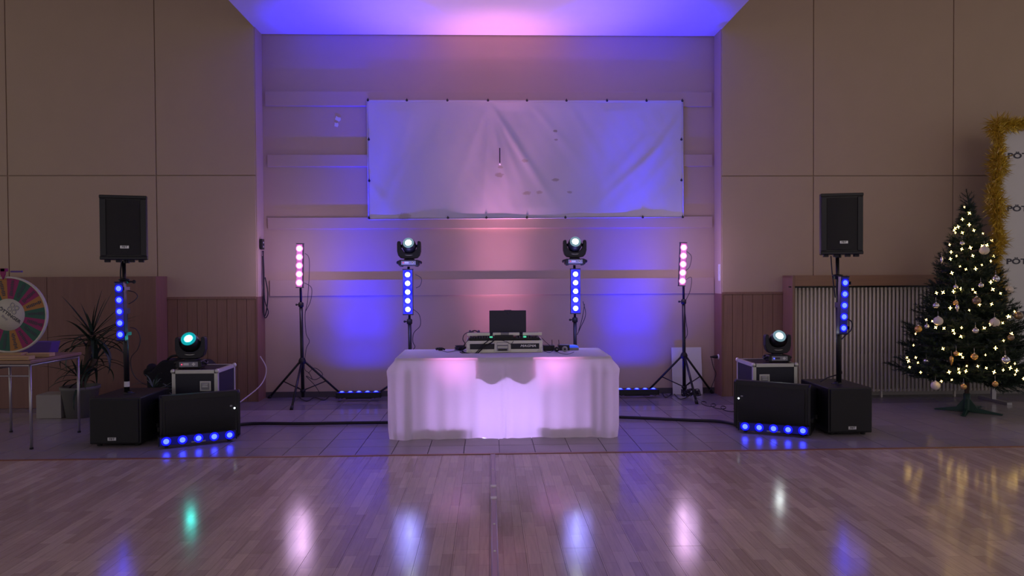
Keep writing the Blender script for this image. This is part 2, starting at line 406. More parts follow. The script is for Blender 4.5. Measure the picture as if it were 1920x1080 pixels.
# radiator
rd = thing('radiator', 'long cream column radiator set in the wooden casing on the right', 'radiator', (0, YC+.09, 0))
zb_, zt_ = P(1700, 736, YC+.06).z, P(1600, 539, YC+.06).z
xa = P(1492, 600, YC+.06).x; sp = .0486
cm = MB().tube([(0, -.03, zb_+.02), (0, -.03, zt_)], .0135, 8).tube([(0, .03, zb_+.02), (0, .03, zt_)], .0115, 8).box((0, 0, zt_-.015), (.02, .07, .03)).box((0, 0, zb_+.03), (.02, .07, .03)).mesh('column', 'rad')
for i in range(70): obj('column', cm, None, rd, (xa+sp*i, 0, 0))
obj('header_pipe', MB().tube([(xa, 0, zb_+.03), (xa+sp*69, 0, zb_+.03)], .014, 8), 'rad', rd)
for i in (3, 22, 41, 60): obj('bracket', MB().box((xa+sp*(i+.5), .02, (zb_+.03)/2), (.02, .03, zb_+.06)), 'rad', rd)
obj('top_bar', MB().box((xa+sp*34, -.02, zt_+.012), (sp*71, .06, .014)), 'blackm', rd)

# ================================================================ WHITE SHEET
def sheet():
    Yh = YB-.035
    c = [P(688, 188, Yh), P(1280, 188, Yh), P(1281, 407, Yh), P(691, 411.5, Yh)]
    cx = sum(q.x for q in c)/4; cz = sum(q.z for q in c)/4
    t = thing('hanging_sheet', 'large white creased tarpaulin hung across the back wall', 'banner', (cx, Yh, cz))
    NX, NZ = 200, 76; mb = MB(); V = []
    eyes = [P(x, 190, Yh).x-cx for x in (690, 763, 839, 915, 988, 1062, 1138, 1212, 1279)]
    eyeb = [P(x, 410, Yh).x-cx for x in (692, 840, 912, 988, 1060, 1205, 1280)]
    hz = (c[0].z-c[3].z)/2
    folds = [(eyes[3], hz, -.55, -hz, .018, .030), (eyes[3], hz, .45, -hz, .020, .035), (eyes[1]+.1, hz, -1.85, -hz, .012, .05), (eyes[3], hz, -.15, -hz, .010, .03),
             (eyes[6], hz, .95, -hz, .012, .05), (eyes[8], hz-.15, 1.05, -hz, .020, .05), (1.75, .2, .72, -hz, .012, .04), (eyes[0]+.5, .1, -1.9, -hz, .014, .05),
             (eyes[3], hz, -1.05, -hz, .010, .05), (eyes[3], hz, .12, -hz, .008, .03), (eyes[5], hz, 1.35, -hz, .009, .05), (eyes[4], hz, .95, -.3, .008, .04),
             (1.9, .1, 1.15, -hz, .012, .06), (1.55, .3, .75, -.6, .008, .06), (eyes[2], hz, -1.3, -.2, .007, .05), (1.98, -.2, 1.5, -hz, .009, .05), (-1.98, -.3, -1.6, -hz, .008, .05)]
    for j in range(NZ+1):
        row = []; tz = j/NZ
        for i in range(NX+1):
            tx = i/NX
            a = c[0].lerp(c[1], tx); b = c[3].lerp(c[2], tx); q = a.lerp(b, tz)
            x, z = q.x-cx, q.z-cz; y = 0
            for (x0, z0, x1, z1, am, wd) in folds:
                dx, dz = x1-x0, z1-z0; L2 = dx*dx+dz*dz; u = ((x-x0)*dx+(z-z0)*dz)/L2
                if -.05 < u < 1.05:
                    uu = max(0, min(1, u)); d = ((x-x0)*dz-(z-z0)*dx)/math.sqrt(L2); ww = wd*(.6+1.5*uu)
                    y -= .42*am*math.exp(-(d/ww)**2)*math.sin(PI*(.1+.9*uu))*(1 if u >= 0 else 1+u*20)
            y += .006*math.sin(x*2.3+z*3) + .003*math.sin(x*7-z*5) + .0008*math.sin(x*31+z*13)*math.sin(z*9)
            edge = min(tz, 1-tz, .5)*2
            sc = 0
            if tz < .06:
                dmin = min(abs(x-e) for e in eyes); sc = -.008*min(1, dmin/.22)*(1-tz/.06)
            if tz > .94:
                dmin = min(abs(x-e) for e in eyeb); sc = .010*min(1, dmin/.25)*(tz-.94)/.06
            row.append(mb.v((x, y*min(1, edge*5+.1)-.002, z+sc)))
        V.append(row)
    for j in range(NZ):
        for i in range(NX): mb.f([V[j][i], V[j][i+1], V[j+1][i+1], V[j+1][i]], 0, True)
    o = obj('sheet', mb, 'tarp', t); s = o.modifiers.new('s', 'SOLIDIFY'); s.thickness = .0015
    hem = MB()
    for zz, a, b in ((c[0].z-cz-.008, c[0].x-cx, c[1].x-cx),): hem.box(((a+b)/2, -.006, zz), (b-a, .004, .02))
    for (A, B) in ((c[3], c[2]), (c[0], c[3]), (c[1], c[2])):
        hem.tube([(A.x-cx, -.005, A.z-cz), (B.x-cx, -.005, B.z-cz)], .006, 6)
    obj('hem', hem, 'tarp', t)
    ey = MB().lathe([(.006, 0), (.013, .003), (.015, 0)], ax=(0, -1, 0), seg=10).box((0, .01, .01), (.006, .03, .03)).mesh('eyelet', 'blackm')
    for x in eyes: obj('eyelet', ey, None, t, (x, -.01, hz-.008))
    for x in eyeb: obj('eyelet', ey, None, t, (x, -.01, -hz+.01))
    for x in (c[0].x-cx+.02, c[1].x-cx-.02):
        for z in (.25, -.27): obj('eyelet', ey, None, t, (x, -.01, z))
    h = P(937, 295, Yh); q = P(939, 308, Yh)
    tag(obj('hanging_rod', MB().tube([(0, 0, .11), (0, 0, -.08)], .007, 8).ball((0, 0, -.09), .013, 1), ['blackm', 'whitem'], loc=(h.x, Yh-.045, h.z)), 'short dark rod with a white tip on the middle of the white sheet', 'rod')
sheet()

# ================================================================ LIGHT BARS
def spot(parent, loc, rot, col, e, ang, blend=1.0, size=.03):
    l = bpy.data.lights.new('led_beam', 'SPOT'); l.color = col; l.energy = e; l.spot_size = math.radians(ang); l.spot_blend = blend; l.shadow_soft_size = size
    o = bpy.data.objects.new('led_beam', l); C.objects.link(o); o.parent = parent; o.location = loc; o.rotation_euler = rot; return o
def spill(parent, loc, col, e, size=.16):
    l = bpy.data.lights.new('led_spill', 'POINT'); l.color = col; l.energy = e; l.shadow_soft_size = size
    o = bpy.data.objects.new('led_spill', l); C.objects.link(o); o.parent = parent; o.location = loc; return o
def light_bar(label, loc, rot, spacing=.105, core='led_blue', ring='led_bluering', glare='led_bluedim', r=.022, group=None, yoke=True, cores=None, halo=.033, wd=.078):
    """long axis X, LEDs facing -Y"""
    t = thing('led_bar', label, 'light bar', loc, rot, group); L = spacing*4+.115
    hb = MB().box((0, .02, 0), (L, .06, wd)); hb.box((0, .055, 0), (L*.6, .02, .05))
    obj('housing', hb, 'blackm', t, bevel=.004)
    obj('front_panel', MB().box((0, -.0115, 0), (L-.012, .004, wd-.008)), glare, t)  # front glows in place of the glare around the lamps
    for s in (-1, 1): obj('end_cap', MB().box((s*(L/2+.003), .02, 0), (.008, .068, wd+.008)), 'black', t, bevel=.003)
    for i in range(5):
        x = (i-2)*spacing
        c = (cores[i] if cores else core)
        ln = obj('led_lens', MB().lathe([(r, .0), (r*.86, .007), (r*.5, .011), (0, .012)], ax=(0, -1, 0), seg=16), c, t, (x, -.016, 0))
        obj('lens_ring', MB().lathe([(r, 0), (r*1.02, .005), (halo*.93, .004), (halo, 0)], ax=(0, -1, 0), seg=18), ring, ln, (0, .002, 0))  # lens collar, its glow also imitating the glare halo round each LED
    if yoke:
        for s in (-1, 1): obj('bracket_foot', MB().box((s*(L/2-.06), .03, -.052), (.03, .10, .006)).box((s*(L/2-.06), .055, -.04), (.03, .008, .03)), 'blackm', t)
    return t

# ================================================================ MOVING HEAD
def moving_head(label, loc, rotz=0, lens='led_white', ring='led_whitering', tilt=.45, s=1.0, dot='led_red', lr=.036):
    t = thing('moving_head_light', label, 'stage light', loc, (0, 0, rotz)); t.scale = (s, s, s)
    b = MB().prism([(-.125, .01), (-.135, .03), (-.128, .078), (-.115, .088), (.115, .088), (.128, .078), (.135, .03), (.125, .01)], -.09, .09)
    obj('base', b, 'black', t, bevel=.006)
    for sx in (-1, 1):
        obj('side_handle', MB().tube(smoothpts([(sx*.125, -.05, .07), (sx*.152, -.04, .06), (sx*.155, 0, .045), (sx*.152, .04, .06), (sx*.125, .05, .07)]), .012, 8), 'black', t)
        for sy in (-1, 1): obj('rubber_foot', MB().lathe([(.014, 0), (.016, .012)], (0, 0, 0), seg=10), 'rubber', t, (sx*.1, sy*.07, 0))
    obj('control_panel', MB().box((0, -.092, .05), (.19, .005, .052)), 'grey', t, bevel=.002)
    obj('display', MB().box((-.025, -.0955, .052), (.055, .003, .024)), 'whitem' if dot == 'led_red' else 'knob', t)
    obj('button_pad', MB().box((.052, -.096, .052), (.012, .004, .034)).box((.052, -.096, .052), (.034, .004, .012)), 'silver', t)
    obj('status_light', MB().ball((-.068, -.096, .05), .006, seg=8), dot, t)
    obj('turntable', MB().lathe([(.07, .088), (.07, .10), (.05, .105)], seg=24), 'black', t)
    def arc(r0, r1, a0, a1, n, cz):
        o = [(r1*math.cos(a0+(a1-a0)*i/n), cz+r1*math.sin(a0+(a1-a0)*i/n)) for i in range(n+1)]
        return o + [(r0*math.cos(a1+(a0-a1)*i/n), cz+r0*math.sin(a1+(a0-a1)*i/n)) for i in range(n+1)]
    # U-shaped yoke: outer outline squarish, inner opening round
    out = [(-.150, .33), (-.155, .30), (-.155, .20), (-.14, .145), (-.11, .112), (-.06, .104), (.06, .104), (.11, .112), (.14, .145), (.155, .20), (.155, .30), (.150, .33), (.128, .338), (.112, .33)]
    inn = [(.108, .27), (.100, .235), (.075, .200), (.04, .182), (0, .176), (-.04, .182), (-.075, .200), (-.100, .235), (-.108, .27)]
    obj('yoke', MB().prism(out+inn+[(-.112, .33), (-.128, .338)], -.045, .045), 'black', t, bevel=.008)
    obj('yoke_slot', MB().prism([(-.055, .153), (-.03, .146), (0, .144), (.03, .146), (.055, .153), (.03, .151), (0, .149), (-.03, .151)], -.052, -.046), 'alu', t)
    hd = obj('head', MB().lathe([(0, .10), (.05, .10), (.075, .085), (.09, .04), (.092, 0), (.086, -.05), (.07, -.10), (.045, -.125), (0, -.13)], ax=(0, -1, 0), seg=28), 'black', t, (0, 0, .27), (-tilt, 0, 0))
    obj('pivot', MB().tube([(-.115, 0, .27), (.115, 0, .27)], .02, 12), 'blackm', t)
    obj('lens', MB().lathe([(lr, .0), (lr*.8, .008), (0, .013)], ax=(0, -1, 0), seg=24), lens, hd, (0, -.10, 0))
    obj('lens_ring', MB().lathe([(lr, 0), (lr*1.1, .012), (lr*1.75, .006), (lr*1.8, -.004)], ax=(0, -1, 0), seg=24), ring, hd, (0, -.10, 0))
    for k in range(5): obj('vent', MB().box((0, .02+.014*k, .088-.006*k), (.08, .004, .006)), 'grille', hd)
    return t

# ================================================================ FLIGHT CASE
def flight_case(label, loc, rotz, W, D, H, latchx):
    t = thing('flight_case', label, 'case', loc, (0, 0, rotz))
    obj('panel', MB().box((0, 0, H/2), (W-.012, D-.012, H-.012)), 'panelblk', t)
    e = .034
    for x in (-1, 1):
        for y in (-1, 1): obj('edge_profile', MB().prism([(0, 0), (e, 0), (e, .004), (.004, .004), (.004, e), (0, e)], 0, H-.0, axis='z'), 'alu', t, (x*W/2, y*D/2, 0), scale=(-x, -y, 1))
    for z, sz in ((0, 1), (H, -1)):
        for y in (-1, 1): obj('edge_profile', MB().prism([(0, 0), (e, 0), (e, .004), (.004, .004), (.004, e), (0, e)], -W/2, W/2, axis='x'), 'alu', t, (0, y*D/2, z), scale=(1, -y, sz))
        for x in (-1, 1): obj('edge_profile', MB().prism([(0, 0), (e, 0), (e, .004), (.004, .004), (.004, e), (0, e)], -D/2, D/2, axis='y'), 'alu', t, (x*W/2, 0, z), scale=(-x, 1, sz))
    for x in (-1, 1):
        for y in (-1, 1):
            for z in (.0, H): obj('ball_corner', MB().ball((0, 0, 0), .024, seg=10), 'alu', t, (x*(W/2-.008), y*(D/2-.008), z-(.012 if z else -.012)), bevel=0)
    lt = obj('latch', MB().box((0, 0, 0), (.11, .008, .10)), 'alu', t, (latchx, -D/2-.003, H-.16), bevel=.004)
    obj('latch_dish', MB().box((0, -.005, 0), (.08, .004, .07)), 'grey', lt)
    obj('latch_lever', MB().box((0, -.011, 0), (.055, .008, .022)).tube([(-.03, -.012, .02), (.03, -.012, .02)], .006, 8), 'silver', lt)
    return t

# ================================================================ SPEAKERS
def top_speaker(label, loc, rotz, W, H, D=.34):
    t = thing('loudspeaker', label, 'speaker', loc, (0, 0, rotz))
    pl = [(-W/2, 0), (W/2, 0), (W/2, .06), (W/2*.66, D), (-W/2*.66, D), (-W/2, .06)]
    ov = [(x*1.0, y) for x, y in pl]
    obj('cabinet', MB().prism(ov, .02, H-.02, axis='z'), 'black', t, bevel=.008)
    g = MB(); n = 12; w = W*.72
    pts = [(-w/2 + w*i/n, -.018*math.sin(PI*i/n)-.004) for i in range(n+1)]
    g.prism(pts+[(w/2, .004), (-w/2, .004)], .045, H-.045, axis='z'); obj('grille', g, 'grille', t)
    for s in (-1, 1): obj('side_trim', MB().box((s*(W/2-.028), -.004, H/2), (.048, .012, H-.07)), 'blackm', t, bevel=.004)
    for z in (.015, H-.015): obj('end_plate', MB().prism([(x*1.01, y*1.0-.006) for x, y in pl], z-.015, z+.015, axis='z'), 'blackm', t, bevel=.006)
    for x in (-.36, -.12, .16, .36): obj('rubber_foot', MB().box((x*W, .04, -.012), (.045, .05, .024)), 'rubber', t, bevel=.004)
    obj('pole_cup', MB().lathe([(.03, -.03), (.03, .0)], (0, D*.42, 0), seg=14), 'blackm', t)
    bd = obj('badge', MB().box((0, 0, 0), (.072, .004, .026)), 'silver', t, (W*.03, -.026, .115), bevel=.001)
    text('badge_lettering', 'FBT', .024, 'text_dark', bd, (0, -.0028, 0), sx=1.2, bold=.0005)
    return t
def subwoofer(label, loc, rotz, W, H, D, bx):
    t = thing('subwoofer', label, 'speaker', loc, (0, 0, rotz))
    obj('cabinet', MB().box((0, D/2, H/2+.012), (W, D, H-.024)), 'black', t, bevel=.01)
    obj('grille', MB().box((0, -.008, H/2+.012), (W-.03, .018, H-.055)), 'grille', t, bevel=.005)
    for x in (-1, 1):
        for y in (.06, D-.06): obj('rubber_foot', MB().lathe([(.022, 0), (.024, .02)], seg=10), 'rubber', t, (x*(W/2-.06), y, 0))
        obj('handle', MB().box((x*(W/2-.004), D*.45, H*.72), (.012, .16, .05)), 'rubber', t, bevel=.003)
    obj('pole_socket', MB().lathe([(.05, 0), (.05, .006), (.022, .008), (.02, .02)], (0, D*.45, H), seg=16), 'blackm', t)
    bd = obj('badge', MB().box((0, 0, 0), (.075, .004, .028)), 'silver', t, (bx, -.020, .075), bevel=.001)
    text('badge_lettering', 'FBT', .026, 'text_dark', bd, (0, -.0028, 0), sx=1.2, bold=.0005)
    return t
def lying_speaker(label, loc, rotz, W, H, flip):
    """full-range cabinet lying on its side; grille faces -Y; flip=+1: badge at +X"""
    t = thing('floor_speaker', label, 'speaker', loc, (0, 0, rotz)); D = .36
    pl = [(0, .0), (.0, H), (.06, H), (D, H*.83), (D, H*.17), (.06, 0)]   # (y,z) trapezoid
    obj('cabinet', MB().prism(pl, -W/2+.02, W/2-.02, axis='x'), 'black', t, bevel=.008)
    n = 12; pts = [(-.018*math.sin(PI*i/n)-.004, .05+(H-.1)*i/n) for i in range(n+1)]
    obj('grille', MB().prism(pts+[(.004, H-.05), (.004, .05)], -W/2+.05, W/2-.05, axis='x'), 'grille', t)
    for x in (-1, 1):
        obj('end_plate', MB().prism([(-.006, .02), (-.006, H-.02), (.04, H+.004), (D, H*.84), (D, H*.16), (.04, -.0)], x*(W/2-.015)-.015, x*(W/2-.015)+.015, axis='x'), 'blackm', t, bevel=.008)
        obj('rubber_foot', MB().box((-x*0+flip*(-W/2-.008), .06+.1*(x+1), H*.3), (.016, .05, .04)), 'rubber', t)
    bd = obj('badge', MB().box((0, 0, 0), (.022, .004, .07)), 'grey', t, (flip*(W/2-.085), -.016, H*.62), bevel=.001)
    obj('power_light', MB().ball((flip*(W/2-.055), -.022, H*.63), .009, seg=10), 'led_dot', t)
    return t

# ================================================================ LEFT AND RIGHT SPEAKER STACKS
def stack(side):
    L = side < 0; nm = 'left' if L else 'right'
    if L: a = G(168, 838.5); b = G(262, 838.5)
    else: a = G(1553, 817); b = G(1638, 817)
    W = b.x-a.x; y = a.y; cx = (a.x+b.x)/2; D = .60
    H = P(200, 746, y).z if L else P(1600, 727, y).z
    subwoofer('black subwoofer on the tiles in front of the yucca plant' if L else 'black subwoofer on the tiles in front of the cream radiator', (cx, y, 0), 0, W, H, D, -.02 if L else 0.01)
    # pole
    yp = y + D*.45
    bx = P(240, 735, yp).x if L else P(1574, 716, yp).x
    cx_pole = cx
    zs = P(236, 489, yp).z if L else P(1570, 480, yp).z
    xp = P(238, 730, yp).x if L else P(1573, 710, yp).x
    pt = thing('speaker_pole', 'black speaker pole on the %s, a blue light bar clamped beside it' % ('subwoofer by the yucca' if L else 'subwoofer by the radiator'), 'pole', (xp, yp, H))
    lean = (P(232, 489, yp).x if L else P(1570, 480, yp).x) - xp
    def at(z, dx=0): return (lean*z/(zs-H)+dx, 0, z)
    obj('lower_tube', MB().tube([at(.012), at((zs-H)*.62)], .024, 12), 'blackm', pt)
    obj('upper_tube', MB().tube([at((zs-H)*.6), at(zs-H)], .017, 12), 'blackm', pt)
    zc_ = (P(235, 526, yp) if L else P(1570, 518, yp)).z - H
    obj('collar', MB().lathe([(.024, -.03), (.04, -.025), (.04, 0), (.05, .004), (.05, .014), (.02, .02)], at(zc_), seg=16), 'blackm', pt)
    obj('clamp_knob', MB().tube([at(zc_-.012), (at(zc_)[0]+.09, 0, zc_-.012)], .008, 8).ball((at(zc_)[0]+.09, 0, zc_-.012), .018, seg=10), 'rubber', pt)
    if L: obj('sticker', MB().lathe([(.0248, .06), (.0248, .11)], seg=12), 'white', pt)
    # speaker
    if L: A = P(194, 370, yp-.1); B = P(275, 370, yp-.1); z0 = P(236, 487, yp-.1).z; z1 = P(234, 367, yp-.1).z
    else: A = P(1538, 365, yp-.1); B = P(1612, 363, yp-.1); z0 = P(1575, 477, yp-.1).z; z1 = P(1575, 363, yp-.1).z
    top_speaker('black loudspeaker on a pole above the %s' % ('yucca plant' if L else 'radiator'), ((A.x+B.x)/2, yp-.14, z0), .30 if L else -.22, (B.x-A.x)*.99, z1-z0)
    # bar clamped to pole
    if L: q0 = P(224, 541, yp-.12); q1 = P(227, 627, yp-.12)
    else: q0 = P(1583.5, 530, yp-.12); q1 = P(1580.5, 615, yp-.12)
    c = (q0+q1)/2; sp_ = (q0.z-q1.z)/4; ang = math.atan2(q0.x-q1.x, q0.z-q1.z)
    lb = light_bar('vertical light bar with five blue lamps on the pole by the %s' % ('yucca plant' if L else 'radiator'), c, (0, -PI/2+ang, 0), sp_, halo=.036, r=.024)
    spill(lb, (0, -.12, 0), (.16, .10, 1), 2)
    obj('pole_clamp', MB().box((0, .09, 0), (.05, .08, .05)), 'blackm', lb)
stack(-1); stack(1)

# lying speakers with bars in front, flight cases and moving heads behind
def floor_group(side):
    L = side < 0
    a, b = (G(303, 838), G(452, 822)) if L else (G(1372, 806), G(1513, 822))
    W = (Vector((b.x, b.y))-Vector((a.x, a.y))).length; rz = math.atan2(b.y-a.y, b.x-a.x)
    c = (a+b)/2; d = Vector((-math.sin(rz), math.cos(rz), 0)); c = c + d*.10
    H = (P(380, 737, c.y).z if L else P(1440, 717, c.y).z)
    lying_speaker('black loudspeaker lying on its side before the %s flight case' % ('left' if L else 'right'), (c.x, c.y, 0), rz, W*1.03, H, 1 if L else -1)
    q0, q1 = (P(322, 827, c.y-.2), P(421, 817, c.y-.2+.0)) if L else (P(1405, 800, c.y-.2), P(1497, 807, c.y-.2))
    f0, f1 = (G(308, 843), G(437, 829)) if L else (G(1393, 813), G(1509, 822))
    fc = (f0+f1)/2; zz = (q0.z+q1.z)/2
    rz2 = math.atan2(f1.y-f0.y, f1.x-f0.x)
    sp_ = (Vector((q1.x-q0.x, 0)).length/math.cos(rz2))/4
    y0 = fc.y+.03
    q = (P(372, 821, y0) if L else P(1450.5, 803, y0))
    lb = light_bar('horizontal light bar with five blue lamps on the floor before the %s lying speaker' % ('left' if L else 'right'), (q.x, y0, max(q.z, .062)), (0, 0, rz2), sp_, halo=.04, r=.024)
    obj('nameplate', MB().box((0, -.0145, -.028), (.12, .003, .012)), 'grey', lb)
floor_group(-1); floor_group(1)
def case_at(side):
    L = side < 0
    y = 7.25 if L else 7.45
    if L: A, B = P(322, 700, y), P(408, 700, y); ztop = P(365, 694, y).z
    else: A, B = P(1412, 690, y), P(1495, 690, y); ztop = P(1450, 682, y).z
    W = B.x-A.x; D = .5
    flight_case('black flight case with aluminium edges under the %s moving head' % ('cyan' if L else 'rightmost'), ((A.x+B.x)/2, y+D/2, 0), 0, W, D, ztop, (W/2-.12) if L else (-W/2+.12))
    ym = y + .16
    q = P(359 if L else 1457, 688 if L else 676, ym)
    moving_head('moving head light shining %s on the %s flight case' % (('cyan', 'left') if L else ('bluish white', 'right')), (q.x, ym, ztop+.001), .08 if L else -.05, 'led_cyan' if L else 'led_white', 'led_cyanring' if L else 'led_whitering', .55, .95 if L else .88, 'led_red' if L else 'led_blue', lr=.042)
case_at(-1); case_at(1)

# ================================================================ TRIPOD STANDS
def tripod(label, base, pxs, hub_z, foot_pts, pole_top, name='light_stand', group=None):
    """base = world XY of pole axis; pxs = lean; foot_pts = world points"""
    t = thing(name, label, 'stand', (base.x, base.y, 0), group=group)
    tx = pole_top.x-base.x; H = pole_top.z
    def at(z): return Vector((tx*z/H, 0, z))
    obj('lower_tube', MB().tube([at(.05), at(H*.62)], .021, 12), 'blackm', t)
    obj('upper_tube', MB().tube([at(H*.6), at(H)], .0145, 12), 'blackm', t)
    obj('collar', MB().lathe([(.021, -.03), (.032, -.025), (.032, .02), (.02, .03)], at(H*.62), seg=14), 'rubber', t)
    obj('clamp_knob', MB().tube([at(H*.62), at(H*.62)+Vector((-.05, 0, 0))], .007, 8).ball(at(H*.62)+Vector((-.055, 0, 0)), .014, seg=8), 'rubber', t)
    obj('hub', MB().lathe([(.022, -.03), (.04, -.025), (.045, .01), (.035, .035), (.022, .05)], at(hub_z), seg=14), 'rubber', t)
    obj('lower_hub', MB().lathe([(.02, -.02), (.033, -.015), (.033, .01), (.02, .015)], at(.13), seg=12), 'rubber', t)
    for f in foot_pts:
        f = Vector((f.x-base.x, f.y-base.y, .015)); top = at(hub_z)+Vector((f.x, f.y, 0)).normalized()*.03
        lg = obj('leg', MB().tube([top, f], .0135, 10), 'blackm', t)
        d = (f-top).normalized(); obj('rubber_foot', MB().tube([f-d*.03, f+d*.02], .019, 10), 'rubber', lg)
        mid = top.lerp(f, .55); obj('brace', MB().tube([at(.13), mid], .007, 8), 'blackm', t)
    return t
YP = 8.45
# left pink stand
def pink(L):
    y = G(567, 752).y if L else G(1290, 745).y
    base = P(568, 735, y) if L else P(1283, 725, y)
    top = P(562, 460, y) if L else P(1281, 455, y)
    feet = ([G(507, 746), G(547, 768), G(648, 742)] if L else [G(1203, 733), G(1306, 757), G(1340, 736)])
    feet = [Vector((min(f.x, XR-.06), min(f.y, YB-.06), 0)) for f in feet]
    hub = P(568, 678, y).z if L else P(1281, 668, y).z
    tripod('black tripod stand carrying the %s pink light bar' % ('left' if L else 'right'), base, 0, hub, feet, top)
    yl = y-.06
    q0, q1 = (P(562, 466, yl), P(561.5, 530, yl)) if L else (P(1281.5, 464, yl), P(1279, 527, yl))
    c = (q0+q1)/2
    cs = ['led_pinkw', 'led_pinkw', 'led_pink', 'led_pinkw', 'led_pinkw'] if L else ['led_pinkw', 'led_pinkw', 'led_pinkw', 'led_pinkw', 'led_pink']
    lb = light_bar('vertical light bar glowing pink white on the %s tripod stand' % ('left' if L else 'right'), c, (0, -PI/2+math.atan2(q0.x-q1.x, q0.z-q1.z), 0), (q0.z-q1.z)/4, ring='led_pinkring', glare='led_pinkglare', cores=cs, r=.030, halo=.044, yoke=False)
    obj('pole_clamp', MB().box((0, .065, 0), (.04, .04, .04)), 'blackm', lb)
    for x in (-.15, .15): spill(lb, (x, -.12, 0), (.82, .53, 1), 4.6)
pink(True); pink(False)
def blue(L):
    y = 8.2
    base = P(770, 660, y) if L else P(1079, 655, y)
    base.z = 0
    top = P(766, 500, y) if L else P(1077, 497, y)
    if L: feet = [Vector((G(702, 744).x, G(702, 744).y, 0)), Vector((base.x+.25, base.y-.42, 0)), Vector((base.x+.42, base.y+.3, 0))]
    else: feet = [Vector((base.x-.45, base.y+.2, 0)), Vector((base.x+.05, base.y-.48, 0)), Vector((base.x+.38, base.y+.35, 0))]
    tripod('black stand rising behind the table %s under a moving head' % ('left end' if L else 'right end'), base, 0, .44, feet, top)
    yl = y-.07
    q0, q1 = (P(765, 515, yl), P(764.5, 580, yl)) if L else (P(1079, 514, yl), P(1079, 578, yl))
    c = (q0+q1)/2
    lb = light_bar('vertical light bar glowing intense blue on the stand behind the table %s end' % ('left' if L else 'right'), c, (0, -PI/2, 0), (q0.z-q1.z)/4, core='led_bwhite', ring='led_bluering', glare='led_blueglare', r=.027, halo=.047, wd=.112, yoke=False)  # housing and glowing front widened to imitate the blue glare
    obj('pole_clamp', MB().box((0, .07, 0), (.04, .05, .04)), 'blackm', lb)
    for i, (a, b) in enumerate(((-1, 0), (1, 0))): pass
    for x in (-.15, .15): spill(lb, (x, -.12, 0), (.28, .26, 1), 5.5)
    q = P(767.5 if L else 1077.5, 500 if L else 497.5, y)
    moving_head('moving head light shining white on the stand behind the table %s end' % ('left' if L else 'right'), (q.x, y, q.z), 0, tilt=.42, s=.86, lr=.040)
blue(True); blue(False)

# ================================================================ WALL WASH BARS on the floor
def wash(label, px0, px1, py, cols, e, name=None, dx=0):
    y = YB-.34
    q0, q1 = P(px0, py, y), P(px1, py, y); c = (q0+q1)/2
    lb = light_bar(label, (c.x, y, .095), (-PI/2, 0, 0), (q1.x-q0.x)/4, core=cols[0], ring=cols[1], glare=cols[2], r=.024, halo=.034, yoke=False)
    obj('bracket_foot', MB().box((-.2, .055, .0), (.02, .004, .10)).box((.2, .055, 0), (.02, .004, .10)), 'blackm', lb)
    obj('sticker', MB().box((.0, .02, .0405), (.075, .022, .002)), 'white', lb)
    return lb, y
BL = (0.0, 0.0, 1.0)
for args in (('floor light bar washing the wall blue left of the table', 641, 705, 743), ('floor light bar washing the wall blue right of the table', 1163, 1225, 737)):
    lb, y = wash(*args, ('led_blue', 'led_bluering', 'led_bluedim'), 0)
    for x in (-.21, 0, .21):
        spot(lb, (x, -.035, 0), (-PI/2, 0, 0), BL, 24, 130, 1.0, .03)      # wide skirt of the beam
        spot(lb, (x, -.035, 0), (-PI/2-.10, 0, 0), BL, 140, 54, 1.0, .02)
        spot(lb, (x, -.035, 0), (-PI/2-.06, 0, 0), BL, 230, 32, 1.0, .02)
        spot(lb, (x, -.035, 0), (-PI/2+.05, 0, 0), BL, 360, 24, .35, .02)       # bright core
lb, y = wash('floor light bar washing the wall pink behind the table', 905, 969, 741, ('led_pink', 'led_pinkring', 'led_pinkglare'), 0)
for x in (-.21, 0, .21):
    spot(lb, (x, -.035, 0), (-PI/2, 0, 0), (1, .28, .70), 18, 74, 1, .03)
    spot(lb, (x, -.035, 0), (-PI/2-.07, 0, 0), (1, .32, .85), 26, 46, 1, .03)
    spot(lb, (x, -.035, 0), (-PI/2-.04, 0, 0), (1, .27, .62), 185, 25, 1, .03)
    spot(lb, (x, -.035, 0), (-PI/2+.14, 0, 0), (1, .58, .92), 90, 56, 1, .03)

